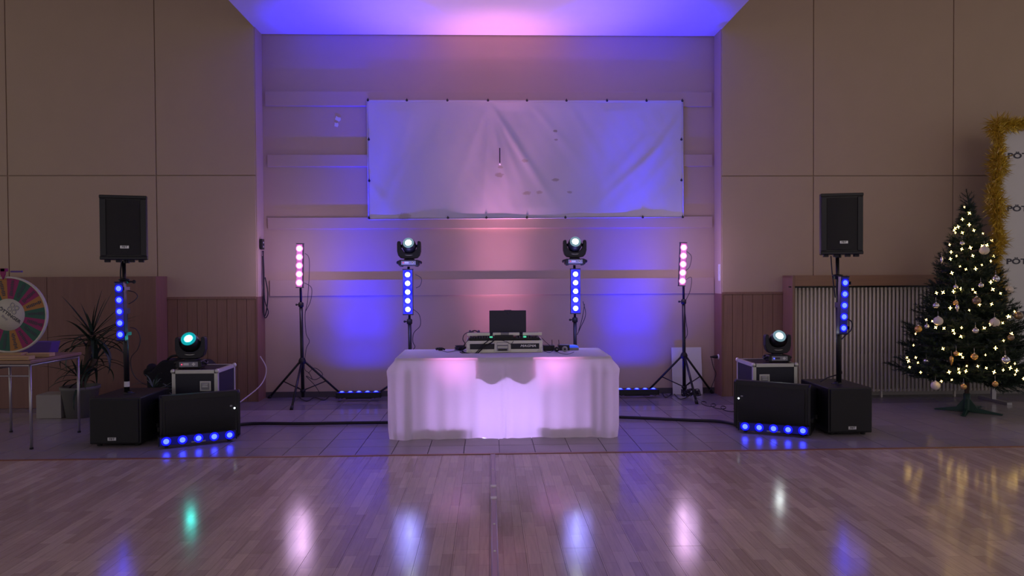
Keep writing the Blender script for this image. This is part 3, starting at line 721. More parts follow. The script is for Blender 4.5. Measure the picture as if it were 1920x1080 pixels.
# ================================================================ TABLE WITH CLOTH
yt = G(945, 822).y + .03
A, B = P(741, 674, yt), P(1146, 669, yt)
TW = B.x-A.x; TD = .84; TX = (A.x+B.x)/2; TH = .75
tb = thing('folding_table', 'long folding table hidden under the white tablecloth', 'table', (TX, yt+TD/2, 0))
obj('tabletop', MB().box((0, 0, TH-.02), (TW-.03, TD-.03, .035)), 'whitem', tb, bevel=.005)
for x in (-1, 1):
    for y in (-1, 1): obj('leg', MB().tube([(x*(TW/2-.18), y*(TD/2-.1), TH-.04), (x*(TW/2-.18), y*(TD/2-.1), 0)], .014, 8), 'steel', tb)
    obj('leg_brace', MB().tube([(x*(TW/2-.18), -TD/2+.1, .15), (x*(TW/2-.18), TD/2-.1, .15)], .01, 8), 'steel', tb)
def cloth():
    hw, hd = TW/2, TD/2; mb = MB(); N = 360; NT = 26
    per = []
    def rr(r, k):   # point + normal on rounded rect, param k in 0..1, starting mid-front going +x
        w2, d2 = hw-r, hd-r; segs = [('l', w2), ('a', r*PI/2, (w2, -d2), -PI/2), ('l2', 2*d2), ('a', r*PI/2, (w2, d2), 0), ('l3', 2*w2), ('a', r*PI/2, (-w2, d2), PI/2), ('l4', 2*d2), ('a', r*PI/2, (-w2, -d2), PI), ('l5', w2)]
        tot = sum(s[1] for s in segs); d = k*tot
        for s in segs:
            if d <= s[1]+1e-9:
                break
            d -= s[1]
        if s[0] == 'l': return Vector((d, -hd, 0)), Vector((0, -1, 0))
        if s[0] == 'l2': return Vector((hw, -d2+d, 0)), Vector((1, 0, 0))
        if s[0] == 'l3': return Vector((w2-d, hd, 0)), Vector((0, 1, 0))
        if s[0] == 'l4': return Vector((-hw, d2-d, 0)), Vector((-1, 0, 0))
        if s[0] == 'l5': return Vector((-w2+d, -hd, 0)), Vector((0, -1, 0))
        a = s[3] + d/r; n = Vector((math.cos(a), math.sin(a), 0)); return Vector((s[2][0], s[2][1], 0)) + n*r, n
    rnd = random.Random(3); ph = [rnd.uniform(0, 6.28) for _ in range(6)]
    rings = []
    for j in range(NT+1):
        t = j/NT; z = TH+.006 - t*(TH+.015)
        if j == 0: z = TH+.006
        row = []
        for i in range(N):
            p, n = rr(.03+.05*min(1, t*4), i/N)
            cf = max(0, 1-min((Vector((abs(p.x)-hw, abs(p.y)-hd, 0))).length/.30, 1)); cf = cf*cf*(3-2*cf)
            sm = min(1, t/.17); sm = sm*sm*(3-2*sm)
            o = .004 + sm*(.012 + .075*cf*(1-.18*max(0, (t-.85)/.15)))
            u = (p.x if abs(n.y) > .7 else p.y)
            am = (.004+.012*t)*sm
            o += am*(math.sin(u*11+ph[0]) + .6*math.sin(u*23+ph[1]) + .35*math.sin(u*41+ph[2])) + .012*sm*cf*math.sin(u*60)
            if n.y < -.9:
                xs = P(945, 760, yt).x-TX
                o -= .02*math.exp(-((p.x-xs)/.012)**2)*sm*(.3+.7*t); o += .014*math.exp(-((p.x-xs-.03)/.02)**2)*sm*t
            zz = z + (.006*math.sin(u*9+ph[3]) + .004*math.sin(u*25))*t if j == NT else z
            row.append(mb.v((p.x+n.x*o, p.y+n.y*o, max(zz, -.0095))))
        rings.append(row)
    for j in range(NT):
        for i in range(N): mb.f([rings[j][i], rings[j][(i+1) % N], rings[j+1][(i+1) % N], rings[j+1][i]], 0, True)
    # top
    inner = [mb.v((0.94*v.co.x, .9*v.co.y, TH+.008)) for v in rings[0]]
    for i in range(N): mb.f([rings[0][i], inner[i], inner[(i+1) % N], rings[0][(i+1) % N]], 0, True)
    mb.f(inner, 0)
    o = obj('tablecloth', mb, 'cloth', loc=(TX, yt+TD/2, 0)); tag(o, 'white floor-length cloth lit from below, draped over the long table', 'tablecloth')
    # a second layer hanging inside the front
    fl = MB(); X0, X1 = P(893, 700, yt).x-TX, P(1003, 700, yt).x-TX; V = []
    for j in range(9):
        row = []
        for i in range(31):
            x = X0+(X1-X0)*i/30; zl = .52 + .03*math.sin(i*.42+1.2)
            row.append(fl.v((x, -TD/2+.012+.006*math.sin(i*.9), TH-.006-(TH-.006-zl)*j/8)))
        V.append(row)
    for j in range(8):
        for i in range(30): fl.f([V[j][i], V[j][i+1], V[j+1][i+1], V[j+1][i]], 0, True)
    obj('inner_flap', fl, 'cloth', o)
cloth()
# two light bars standing under the table
for px, py in ((855, 800), (1037, 795)):
    q = P(px, py, yt+.16)
    lb = light_bar('light bar glowing pink under the table behind the cloth, %s' % ('left one' if px < 900 else 'right one'), (q.x, yt+.16, .095), (-PI/2, 0, 0), .06, core='led_pinkw', ring='led_pinkring', glare='led_pinkglare', yoke=False, r=.018, halo=.024)
    for x in (-.07, .07): spot(lb, (x, -.035, 0), (-PI/2+.06, 0, 0), (1, .30, .85), 48, 52, 1, .03)


lb = light_bar('unseen light bar added under the rear of the table, lighting the cloth lilac', (P(945, 700, yt+.66).x, yt+.66, .20), (0, 0, 0), core='led_bwhite', ring='led_blue', glare='led_blueglare')  # unseen bar, added to brighten the cloth front from inside
for s_ in (-1, 1): obj('stand_foot', MB().box((s_*.2, .03, -.125), (.03, .14, .15)), 'blackm', lb)
for x in (-.21, 0, .21): spot(lb, (x, -.04, 0), (-PI/2, 0, 0), (.60, .38, 1), 20, 165, .6, .04)

ZT = TH+.0095
# ---------- controller case
yk = G(945, 661, ZT).y + .02
k0, k1 = P(875, 655, yk), P(1017, 655, yk); KW = k1.x-k0.x; KX = (k0.x+k1.x)/2; KD = .42
zt1 = P(945, 638.5, yk).z-ZT
kc = thing('controller_case', 'flat black flight case with aluminium edges on the table, holding the controller', 'case', (KX, yk+KD/2, ZT))
obj('case_body', MB().box((0, 0, zt1/2), (KW-.01, KD-.01, zt1-.006)), 'panelblk', kc)
for z, hh in ((.016, .032), (zt1-.016, .030)):
    obj('edge_rail', MB().box((0, -KD/2, z), (KW-.02, .008, hh)), 'alu_light', kc, bevel=.002)
    for x in (-1, 1): obj('edge_rail', MB().box((x*KW/2, 0, z), (.008, KD-.02, hh)), 'alu_light', kc, bevel=.002)
for x in (-1, 1):
    obj('edge_rail', MB().box((x*(KW/2-.016), -KD/2-.001, zt1/2), (.032, .008, zt1)), 'alu_light', kc, bevel=.002)
    cb = obj('corner_brace', MB().prism([(0, 0), (.06, 0), (.05, .02), (.02, .05), (0, .06)], -.006, .0), 'alu', kc, (x*(KW/2+.002), -KD/2-.003, .0), scale=(-x, 1, 1))
    obj('ball_corner', MB().ball((0, 0, 0), .012, seg=10), 'alu_light', kc, (x*(KW/2-.008), -KD/2-.008, .014))
lt = obj('butterfly_latch', MB().prism([(-.085, -.05), (-.06, -.058), (.06, -.058), (.085, -.05), (.08, .045), (.05, .055), (-.05, .055), (-.08, .045)], -.008, 0), 'alu', kc, (-.02, -KD/2-.003, zt1/2), bevel=.003)
obj('latch_dish', MB().box((0, -.0095, 0), (.115, .003, .085)), 'grey', lt)
obj('latch_lever', MB().box((0, -.014, -.005), (.10, .010, .016)).box((0, -.014, .028), (.11, .008, .02)), 'alu', lt, bevel=.002)
obj('latch_slot', MB().box((0, -.012, -.034), (.09, .004, .016)), 'rubber', lt)
tx_ = P(990, 648.5, yk).x-KX
text('case_lettering', 'MAGMA', .032, 'silver', kc, (tx_, -KD/2+.001, P(990, 648.5, yk).z-ZT), sx=1.35, shear=.3, bold=.001)
# ---------- controller
cz = zt1
ct = thing('controller', 'dark mixing controller with knobs and green lit pads inside the case on the table', 'controller', (KX, yk+KD/2-.01, ZT+cz))
obj('chassis', MB().box((0, 0, .012), (KW-.05, KD-.06, .024)), 'blackm', ct, bevel=.003)
obj('mixer_block', MB().box((-.005, -KD/2+.10, .028), (.19, .13, .05)), 'black', ct, bevel=.003)
kn = MB().lathe([(.013, 0), (.012, .03), (.008, .034), (0, .034)], seg=12).mesh('knob', 'knob')
for i in range(13):
    x = -KW/2+.05+.0265*i
    if x < -.11: obj('knob', kn, None, ct, (x, -KD/2+.05, .006+random.uniform(0, .005)))
for i in range(10):
    x = .125+.0285*i
    if x < KW/2-.03: obj('knob', kn, None, ct, (x, -KD/2+.05, .006+random.uniform(0, .005)))
for x in (-.135, .205): obj('lit_pad', MB().box((x, -KD/2+.036, .034), (.03, .02, .014)), 'led_green', ct, bevel=.002)
for x in (-.2, .2): obj('jog_wheel', MB().lathe([(.075, 0), (.075, .02), (.06, .026), (0, .026)], (x, .04, .022), seg=28), 'knob', ct)
# ---------- laptop platform of the case
zpl = P(945, 627.5, yk+.05).z
pf = thing('laptop_platform', 'raised laptop shelf with bright aluminium front rails above the controller', 'shelf', (KX, yk+.05, zpl))
obj('board', MB().box((0, .13, 0), (KW-.04, .24, .012)), 'panelblk', pf)
for (a, b, m_) in ((876, 918.5, 'alu_light'), (924, 939, 'alu_light'), (939, 954, 'grey'), (954, 974, 'alu_light'), (980, 1016, 'alu_light')):
    X0, X1 = P(a, 625, yk+.05).x-KX, P(b, 625, yk+.05).x-KX
    obj('front_rail', MB().box(((X0+X1)/2, 0, .006), (X1-X0, .02, .030)), m_, pf, bevel=.004)
for x in (-1, 1):
    obj('end_support', MB().box((x*(KW/2-.025), .24, -(zpl-ZT)/2+.002), (.012, .02, zpl-ZT-.012)), 'alu', pf)
# ---------- laptop
yl = yk+.16; l0, l1 = P(917.5, 600, yl), P(986.5, 600, yl); LW = l1.x-l0.x; lz = zpl+.0065; zl1 = P(950, 582, yl).z
lp = thing('laptop', 'dark open laptop seen from behind, on the shelf above the controller', 'laptop', ((l0.x+l1.x)/2, yl, lz))
obj('base', MB().box((0, .125, .009), (LW, .235, .016)), 'blackm', lp, bevel=.003)
obj('lid', MB().box((0, 0, (zl1-lz)/2), (LW, .008, zl1-lz)), 'lid', lp, bevel=.003)
obj('webcam_bump', MB().box((0, 0, zl1-lz+.001), (LW*.2, .009, .008)), 'lid', lp, bevel=.002)
obj('screen', MB().box((0, .0055, (zl1-lz)/2+.006), (LW-.02, .002, zl1-lz-.03)), 'blackm', lp)
obj('lid_emblem', MB().lathe([(0, .001), (.012, .001), (.012, 0)], (0, -.004, (zl1-lz)*.9), (0, -1, 0), seg=12), 'knob', lp)
for x in (-1, 1): obj('hinge', MB().tube([(x*LW*.4-.02, .004, .012), (x*LW*.4+.02, .004, .012)], .008, 8), 'blackm', lp)
# ---------- headphones
hp = P(889, 622, yk+.2)
hd_ = thing('headphones', 'black headphones hanging behind the left end of the laptop shelf', 'headphones', (hp.x, yk+.33, zpl-.035))
obj('headband', MB().tube([(.045*math.cos(a), .02, .01+.045*math.sin(a)) for a in [PI*i/14 for i in range(15)]], .006, 8), 'black', hd_)
for x in (-1, 1): obj('ear_cup', MB().lathe([(.0, -.012), (.03, -.012), (.034, 0), (.028, .012), (0, .014)], (x*.045, .02, .028), (1, 0, 0), seg=16), 'knob', hd_)
# ---------- small gear right of the case
def small(px0, px1, py0, py1, y, nm, lab, cat, m_='black'):
    a, b = P(px0, py1, y), P(px1, py0, y); return thing(nm, lab, cat, ((a.x+b.x)/2, y, ZT)), b.x-a.x, P((px0+px1)/2, py0, y).z-ZT
yr = yk+.10
t, w_, h_ = small(1019, 1040, 648, 657, yr, 'wireless_receiver', 'black receiver with one antenna on the table right beside the case', 'receiver')
obj('body', MB().box((0, .05, h_/2), (w_, .1, h_)), 'black', t, bevel=.003)
obj('antenna', MB().tube([(w_*.3, .05, h_), (w_*.3, .05, h_+.055)], .003, 6), 'rubber', t)
t, w_, h_ = small(1047, 1068, 647, 655, yr+.03, 'wireless_receiver', 'dark receiver with antenna near the blue lit cap on the table', 'receiver')
obj('body', MB().box((0, .05, h_/2), (w_, .1, h_)), 'black', t, bevel=.003)
obj('antenna', MB().tube([(-w_*.4, .05, h_), (-w_*.42, .05, h_+.05)], .003, 6), 'rubber', t)
q = G(1044, 660, ZT); o = thing('cable_reel', 'small round black plug pack lying before the receivers', 'plug', (q.x, q.y, ZT))
obj('disc', MB().lathe([(0, -.012), (.024, -.012), (.026, 0), (.024, .012), (0, .012)], (0, 0, .027), (0, 1, 0), seg=16), 'black', o)
obj('prong', MB().tube([(0, -.012, .03), (0, -.03, .03)], .004, 6), 'silver', o)
q = G(1059, 660, ZT); o = thing('webcam', 'small grey round webcam lying on the table right of the black plug', 'webcam', (q.x, q.y, ZT))
obj('shell', MB().lathe([(0, -.012), (.026, -.01), (.029, 0), (.02, .016), (0, .02)], (0, 0, .03), (0, 1, 0), seg=18), 'grey', o)
obj('lens', MB().lathe([(0, .006), (.01, .004), (.011, 0)], (0, -.012, .03), (0, -1, 0), seg=12), 'blackm', o)
q = G(1074, 656, ZT); o = thing('usb_hub', 'small box with a glowing blue top at the right end of the table gear', 'hub', (q.x, q.y+.02, ZT))
obj('base', MB().box((0, 0, .012), (.12, .07, .024)), 'grey', o, bevel=.003)
obj('dome', MB().prism([(-.062, 0), (-.05, .016), (-.02, .024), (.02, .024), (.05, .018), (.062, 0)], -.035, .035), 'hoodblue', o, (0, 0, .024), bevel=.004)
# cable clumps and leads on the table
q = G(826, 657, ZT); o = thing('power_adapter', 'black adapter lying alone on the left part of the table', 'adapter', (q.x, q.y, ZT))
obj('body', MB().box((0, 0, .016), (.05, .045, .03)), 'black', o, bevel=.008); obj('plug', MB().tube([(-.02, 0, .02), (-.048, .01, .014)], .012, 8), 'rubber', o); obj('clip', MB().tube([(.02, 0, .02), (.045, -.01, .01)], .009, 8), 'rubber', o)
def tp(px, py, z=0.006): return G(px, py, ZT+z)
cable('cable', [tp(830, 658), tp(838, 660), tp(848, 659), tp(856, 657), tp(866, 659)], .003, 'thin lead running from the adapter to the cable tangle', cat='cable')
rnd = random.Random(5)
pts = []
for i in range(46):
    c = tp(863, 656); pts.append(c + Vector((rnd.uniform(-.055, .055), rnd.uniform(-.05, .05), rnd.uniform(0, .045))))
cable('cable_tangle', pts, .0035, 'tangle of thin black cables at the left end of the controller case', n=4)
def fp(px, py, y): return P(px, py, y)
yf = yk-.022
cable('cable', [fp(929, 634, yf), fp(922, 642, yf), fp(911, 648, yf), fp(902, 656, yf-.01), fp(893, 663, yf-.02), fp(878, 663, yf-.02), fp(866, 659, yf)], .007, 'thick black cable crossing the case front diagonally, upper one')
cable('cable', [fp(920, 634, yf), fp(914, 640, yf), fp(906, 646, yf), fp(898, 656, yf-.01), fp(888, 664, yf-.03), fp(874, 664, yf-.03), fp(862, 660, yf-.02)], .005, 'thinner black cable crossing the case front diagonally, lower one')
cable('cable', [fp(884, 632, yf), fp(876, 640, yf), fp(869, 648, yf+.0), fp(866, 656, yf), fp(872, 661, yf-.02)], .003, 'thin black cable curling round the left front corner of the case')
cable('cable', [fp(888, 622, yk+.2), fp(878, 623, yk+.1), fp(870, 628, yk+.02), fp(868, 637, yk), fp(872, 645, yf), fp(868, 654, yf)], .004, 'black headphone lead looping down left of the laptop shelf')
cable('cable', [fp(1016, 634, yk), fp(1022, 640, yk), fp(1029, 646, yk+.04), fp(1033, 650, yk+.06)], .003, 'thin black lead from the case to the first receiver')
cable('cable', [tp(1020, 658), tp(1030, 661), tp(1040, 657), tp(1050, 662), tp(1064, 664), tp(1076, 660)], .003, 'thin black lead lying before the receivers and webcam')
cable('cable', [fp(938, 637, yf), fp(950, 641, yf), fp(958, 645, yf), fp(963, 639, yf)], .0025, 'thin lead hanging over the middle of the case front')

# ================================================================ LEFT: WHEEL ON A SMALL TABLE
LY0, LY1 = G(55, 842).y, G(140, 812).y
HTb = P(40, 676, LY0).z
xr = P(150, 690, LY0).x; xlf = G(57, 842).x; xrb = G(143, 811).x; xlb = G(7, 811).x
# table top outline in world, from its visible corners
tbl = thing('school_table', 'small dark topped table with grey steel legs under the prize wheel', 'table', (xlf, LY0, 0))
ca = Vector((xlf+.03, LY0-.03)); cb_ = Vector((xrb+.05, LY1+.05)); cdir = (cb_-ca); cn = Vector((-cdir.y, cdir.x)).normalized()
ww = cdir.length; dd = .75
cc = cb_+Vector((-dd*1.0, .06)); ce_ = ca+Vector((-dd*1.0, .06))
out = [(p.x-xlf, p.y-LY0) for p in (ca, cb_, cc, ce_)]
obj('tabletop', MB().prism(out, HTb-.028, HTb, axis='z'), 'tabletop', tbl, bevel=.003)
fr = MB()
ins = [Vector((a*.93-.02, b*.93+.03)) for a, b in out]
for i in range(4):
    p0, p1 = ins[i], ins[(i+1) % 4]; fr.tube([(p0.x, p0.y, HTb-.045), (p1.x, p1.y, HTb-.045)], .012, 8)
obj('apron', fr, 'steel', tbl)
for p_ in ins: obj('leg', MB().tube([(p_.x, p_.y, HTb-.03), (p_.x, p_.y, .012)], .0125, 10).tube([(p_.x, p_.y, .014), (p_.x, p_.y, 0)], .016, 10, 1), ['steel', 'rubber'], tbl)
obj('brace', MB().tube([(ins[3].x, ins[3].y, HTb-.14), (ins[0].x, ins[0].y+.0, HTb-.14)], .008, 8).tube([(ins[3].x, ins[3].y, HTb-.14), (ins[2].x, ins[2].y, HTb-.14)], .008, 8), 'steel', tbl)
# wheel
yw = LY0+.28; wc = P(17, 590, yw); WRd = P(90, 590, yw).x-wc.x
wh = thing('prize_wheel', 'round prize wheel with magenta, green and orange sectors on the small table', 'wheel', (wc.x, yw, wc.z))
seq = ['magenta', 'green', 'magenta', 'orange', 'green', 'magenta', 'green', 'magenta', 'orange', 'green', 'magenta', 'green', 'orange', 'magenta', 'green', 'magenta', 'green', 'orange']
n = len(seq)
for i, cn_ in enumerate(seq):
    a0 = PI/2 - 2*PI*(i-.0)/n + .03; a1 = a0 - 2*PI/n
    pts = [((WRd-.012)*math.cos(a0+(a1-a0)*k/6), (WRd-.012)*math.sin(a0+(a1-a0)*k/6)) for k in range(7)]
    sc_ = obj('sector', MB().prism([(0, 0)]+pts, -.008, .0), cn_, wh)
    am = (a0+a1)/2; r_ = WRd*.72
    lt_ = MB()
    rq = random.Random(i)
    for k in range(9):     # illegible scribble of the prize text, as small print strokes
        rr_ = WRd*(.52+.046*k); lt_.box((rr_*math.cos(am), -.0095, rr_*math.sin(am)), (.010, .0012, rq.uniform(.018, .034)), R=Matrix.Rotation(-am, 3, 'Y'))
    obj('sector_print', lt_, 'text_dark', sc_)
rim = MB(); rim.lathe([(WRd-.018, 0), (WRd-.016, .016), (WRd, .016), (WRd, -.012), (WRd-.018, -.012)], ax=(0, -1, 0), seg=64); obj('rim', rim, 'hub', wh)
obj('back_disc', MB().lathe([(0, 0), (WRd-.004, 0), (WRd-.004, .01), (0, .01)], (0, .001, 0), (0, 1, 0), seg=48), 'white', wh)
hb = obj('hub_disc', MB().lathe([(0, .012), (WRd*.42, .012), (WRd*.42, 0)], ax=(0, -1, 0), seg=40), 'hub', wh)
ang = .62
R2 = lambda x, z: (x*math.cos(ang)+z*math.sin(ang), -.0135, -x*math.sin(ang)+z*math.cos(ang))
lg = MB()
for (x, z) in ((-.018, .098), (.030, .098), (-.018, .052), (.030, .052)):
    c0 = R2(x, z); pts = []
    for k in range(17):
        a = 2*PI*k/16; ex = .0175*math.copysign(abs(math.cos(a))**.55, math.cos(a)); ez = .0175*math.copysign(abs(math.sin(a))**.55, math.sin(a))
        pts.append(Vector(c0)+Vector((ex*math.cos(ang)+ez*math.sin(ang), 0, -ex*math.sin(ang)+ez*math.cos(ang))))
    lg.tube(pts, .0035, 6)
obj('logo', lg, 'grey', hb)
text('hub_lettering', 'PÖTTINGER', .042, 'text_dark', hb, R2(0, .005), (PI/2, ang, 0), sx=1.15, bold=.001)
text('hub_lettering', 'Shop', .034, 'grey', hb, R2(-.01, -.04), (PI/2, ang, 0))
obj('pointer', MB().prism([(-.025, WRd+.075), (.025, WRd+.075), (.022, WRd+.02), (0, WRd-.03), (-.022, WRd+.02)], -.035, -.02).box((0, -.01, WRd+.06), (.04, .05, .03)), 'magenta', wh, (-.03, 0, 0), bevel=.002)
obj('peg', MB().box((.075, 0, WRd+.045), (.10, .02, .016)), 'purple', wh)
obj('post', MB().box((0, .04, -.0), (.05, .03, WRd*2*.98)), 'pine', wh)
obj('stand_foot', MB().box((-.10, -.01, -WRd-.012), (.48, .10, .03)), 'pine', wh, bevel=.003)
# loose boards lying on the table
for (px0, px1, py, yy, dx, lab) in ((-40, 60, 672, LY0+.05, 0, 'pale pine board lying at the front edge of the wheel table'), (55, 98, 667, LY0+.30, 0, 'short pale pine block on the wheel table right of the wheel')):
    a, b = P(px0, py, yy), P(px1, py, yy)
    o = thing('pine_board', lab, 'board', ((a.x+b.x)/2, yy, HTb)); obj('board', MB().box((0, 0, .02), (b.x-a.x, .09, .034)), 'pine', o, bevel=.003)
    obj('groove_strip', MB().box((0, -.046, .022), (b.x-a.x-.01, .003, .006)), 'tabletop', o)
a, b = P(44, 640, LY1+.15), P(108, 641, LY1+.15)
hb_ = P(76, 662, LY1+.15).z
tag(obj('purple_box', MB().prism([(a.x, hb_-.02), (b.x-.03, hb_-.02), (b.x, a.z), (a.x+.02, a.z)], LY1+.05, LY1+.20), 'purple', bevel=.004), 'flat purple box behind the prize wheel on the small table', 'box')
# white box on the floor behind the table
a, b = G(68, 785), G(113, 785)
t = thing('white_box', 'low white cardboard box on the floor behind the wheel table', 'box', ((a.x+b.x)/2, a.y, 0)); hw_ = P(90, 741, a.y).z
obj('carton', MB().box((0, .12, hw_/2), (b.x-a.x, .24, hw_)), 'carton', t, bevel=.003)
obj('flap', MB().box((0, .12, hw_+.003), (b.x-a.x-.01, .22, .004)), 'carton', t)

# ================================================================ PLANTS
def leafmesh(L, W, droop, seed):
    mb = MB(); n = 9; rnd = random.Random(seed); tw = rnd.uniform(-.4, .4); prev = None; fr_ = []
    x = z = 0; a = 0
    for i in range(n+1):
        t = i/n; w_ = W*(math.sin(PI*min(1, .18+t*.82))**.7)*(1-t*.3) if t < 1 else .001
        c = Vector((x, 0, z)); side = Vector((0, 1, 0))
        l_ = mb.v(c+side*w_/2+Vector((0, 0, w_*.18))); m_ = mb.v(c); r_ = mb.v(c-side*w_/2+Vector((0, 0, w_*.18)))
        if prev:
            mb.f([prev[0], l_, m_, prev[1]], 0, True); mb.f([prev[1], m_, r_, prev[2]], 0, True)
        prev = (l_, m_, r_); a = -droop*t*t*1.6; x += L/n*math.cos(a); z += L/n*math.sin(a)
    return mb
def yucca():
    y = 8.08; g = P(172, 775, y)
    t = thing('yucca_plant', 'tall dark yucca plant in a grey pot behind the left subwoofer', 'plant', (g.x, y, 0))
    obj('pot', MB().lathe([(0, 0), (.14, 0), (.185, .30), (.20, .31), (.20, .34), (.17, .34), (.165, .30), (0, .29)], (-.12, 0, 0), seg=24), 'pot', t)
    def w(px, py, dy=0): q = P(px, py, y+dy); return Vector((q.x-g.x, dy, q.z))
    heads = [(w(173, 628), 1.0, 26, .0), (w(178, 672, .05), .85, 20, 1), (w(150, 700, -.08), .75, 18, 2)]
    for h, *_ in heads: obj('stem', MB().tube(smoothpts([(-.12, 0, .29), (-.1+(h.x+.1)*.4, h.y*.5, .29+(h.z-.29)*.5), h]), .03, 10), 'bark', t)
    lm = [leafmesh(.52, .045, d, i) for i, d in enumerate((.1, .35, .8, 1.3))]; ms_ = []
    for mb in lm: ms_.append(mb.mesh('leaf', 'leaf'))
    rnd = random.Random(11)
    # leaves of the top head aimed at the tips seen
    for (px, py) in ((118, 552), (188, 541), (207, 546), (153, 566), (176, 571), (196, 557), (80, 631), (135, 572), (222, 575), (214, 590), (106, 640), (138, 590), (163, 585)):
        h = heads[0][0]; tip = w(px, py, rnd.uniform(-.12, .12)); d = tip-h; L = d.length
        rot = d.to_track_quat('X', 'Z'); o = obj('leaf', ms_[0], None, t, h); o.rotation_mode = 'QUATERNION'; o.rotation_quaternion = rot; s = L/.52; o.scale = (s, max(.9, s*.9), s)
    for h, s, n_, sd in heads:
        for i in range(n_):
            a = 2*PI*i/n_*2.4+sd; el = rnd.uniform(-.5, 1.1) if sd else rnd.uniform(-.5, .7)
            m_ = ms_[3 if el < -.1 else 2 if el < .35 else 1]
            s_ = s*rnd.uniform(.75, 1.1)
            obj('leaf', m_, None, t, h-Vector((0, 0, rnd.uniform(0, .12))), (0, -el, a), scale=(s_, s_, s_))
yucca()
def bushy():
    y = 7.7; g = P(288, 740, y); z0 = 0
    t = thing('small_leafy_plant', 'grey green leafy plant between the left subwoofer and the flight case', 'plant', (g.x, y, 0))
    obj('pot', MB().lathe([(0, 0), (.12, 0), (.15, .26), (.16, .28), (.14, .28), (0, .25)], seg=20), 'pot', t)
    rnd = random.Random(4); ms_ = [leafmesh(.26, .022, d, 20+i).mesh('leaf', 'leaf2') for i, d in enumerate((.3, .9))]
    zt = P(288, 715, y).z
    obj('stem', MB().tube([(0, 0, .25), (0, 0, zt-.1)], .015, 8), 'bark', t)
    for i in range(60):
        a = rnd.uniform(0, 6.28); el = rnd.uniform(-.3, 1.2); s_ = rnd.uniform(.7, 1.15)
        obj('leaf', ms_[i % 2], None, t, (0, 0, zt-.14+rnd.uniform(-.1, .08)), (0, -el, a), scale=(s_, s_, s_))
bushy()
# black bag behind the left flight case
def bag():
    y = 8.15; a, b = P(284, 690, y), P(412, 690, y); zt = P(350, 668, y).z; W = b.x-a.x
    t = thing('black_bag', 'soft black gear bag heaped behind the left flight case', 'bag', ((a.x+b.x)/2, y, 0))
    mb = MB(); n = 30; prof = []
    top = []
    for i in range(n+1):
        u = i/n; h = zt*(1-.12*(2*u-1)**2)*(.86+.14*math.sin(PI*u))-.02*math.sin(u*21)
        top.append((-W/2+W*u, h))
    mb.prism([(-W/2+.02, 0)]+[(x, z) for x, z in top]+[(W/2-.02, 0)], -.14, .14)
    obj('bag_body', mb, 'bag', t, bevel=.03)
    obj('handle', MB().tube(smoothpts([(-.15, -.1, zt*.97), (-.08, -.13, zt+.02), (.05, -.13, zt+.02), (.12, -.1, zt*.97)]), .013, 8), 'rubber', t)
    obj('knot', MB().ball((-W/2+.03, -.05, P(290, 690, y).z), .06, seg=12).ball((-W/2-.02, -.05, P(290, 697, y).z), .045, seg=10), 'bag', t)
bag()

# ================================================================ CABLES ON THE FLOOR / STANDS
def gp(px, py, z=.008): return G(px, py, z)
def multicore(name, pts, lab):
    o = cable(name, pts, .017, lab, n=8, seg=8); return o
multicore('power_cable', [gp(440, 797, .02), gp(480, 794, .02), gp(560, 794, .02), gp(640, 793, .02), gp(735, 792, .02)], 'thick black cable bundle on the tiles between left speaker and table')
multicore('power_cable', [gp(1160, 782, .02), gp(1210, 784, .02), gp(1255, 786, .02), gp(1300, 788, .02), gp(1350, 790, .02), gp(1385, 797, .02)], 'thick black cable bundle on the tiles between table and right speaker')
# coiled lead
pts = []
for i in range(60):
    t_ = i/59; c = gp(1316, 757, .02).lerp(gp(1376, 772, .02), t_); a = t_*2*PI*3.2
    pts.append(c + Vector((.05*math.cos(a), .06*math.sin(a), .012+.012*math.sin(a))))
cable('coiled_cable', pts, .005, 'thin curly lead on the tiles right of the right tripod', n=2)
def coil(px, py, r, turns, lab, seed):
    rnd = random.Random(seed); c = gp(px, py, .0); pts = []
    for i in range(turns*14):
        a = 2*PI*i/14; rr_ = r*rnd.uniform(.55, 1.05); pts.append(c + Vector((rr_*math.cos(a), rr_*.8*math.sin(a), .02+.09*rnd.random())))
    return cable('cable_coil', pts, .005, lab, n=3)
coil(1296, 746, .12, 8, 'heap of coiled black cable at the foot of the right tripod', 1)
cable('cable', [gp(1228, 742), gp(1238, 733), gp(1248, 745), gp(1262, 738), gp(1275, 748), gp(1290, 744)], .005, 'black lead from the right blue wash bar to the cable heap')
cable('cable', [gp(636, 747), gp(620, 741), gp(608, 750), gp(590, 745), gp(575, 752), gp(560, 744)], .005, 'black lead from the left blue wash bar to the left tripod')
def hang(y, pts, lab, r=.004): cable('cable', [P(a, b, y) for a, b in pts], r, lab)
YL_ = G(567, 752).y; YR_ = G(1290, 745).y
hang(YL_-.02, [(572, 475), (580, 490), (577, 560), (572, 590), (574, 625), (580, 640), (574, 655), (571, 690), (580, 700), (586, 712)], 'thin black lead hanging along the left tripod pole')
hang(YL_-.03, [(570, 530), (584, 540), (582, 565), (572, 585)], 'small cable loop at the left tripod under the pink lamps')
hang(YL_-.05, [(578, 700), (590, 690), (605, 702), (590, 712), (574, 705), (590, 722), (600, 738)], 'cable loop hanging between the left tripod legs')
hang(YR_-.02, [(1285, 470), (1296, 480), (1293, 500), (1284, 510), (1286, 520)], 'thin lead arching beside the right pink lamps')
hang(YR_-.03, [(1283, 527), (1296, 520), (1294, 545), (1284, 570), (1286, 600), (1289, 625), (1284, 640), (1280, 680)], 'thin black lead hanging along the right tripod pole')
hang(8.17, [(775, 580), (786, 590), (788, 610), (776, 624), (774, 640), (778, 650), (774, 656)], 'thin black lead beside the blue lamp pole left')
hang(8.17, [(779, 515), (790, 522), (788, 535), (780, 540)], 'small cable loop beside the left blue lamps')
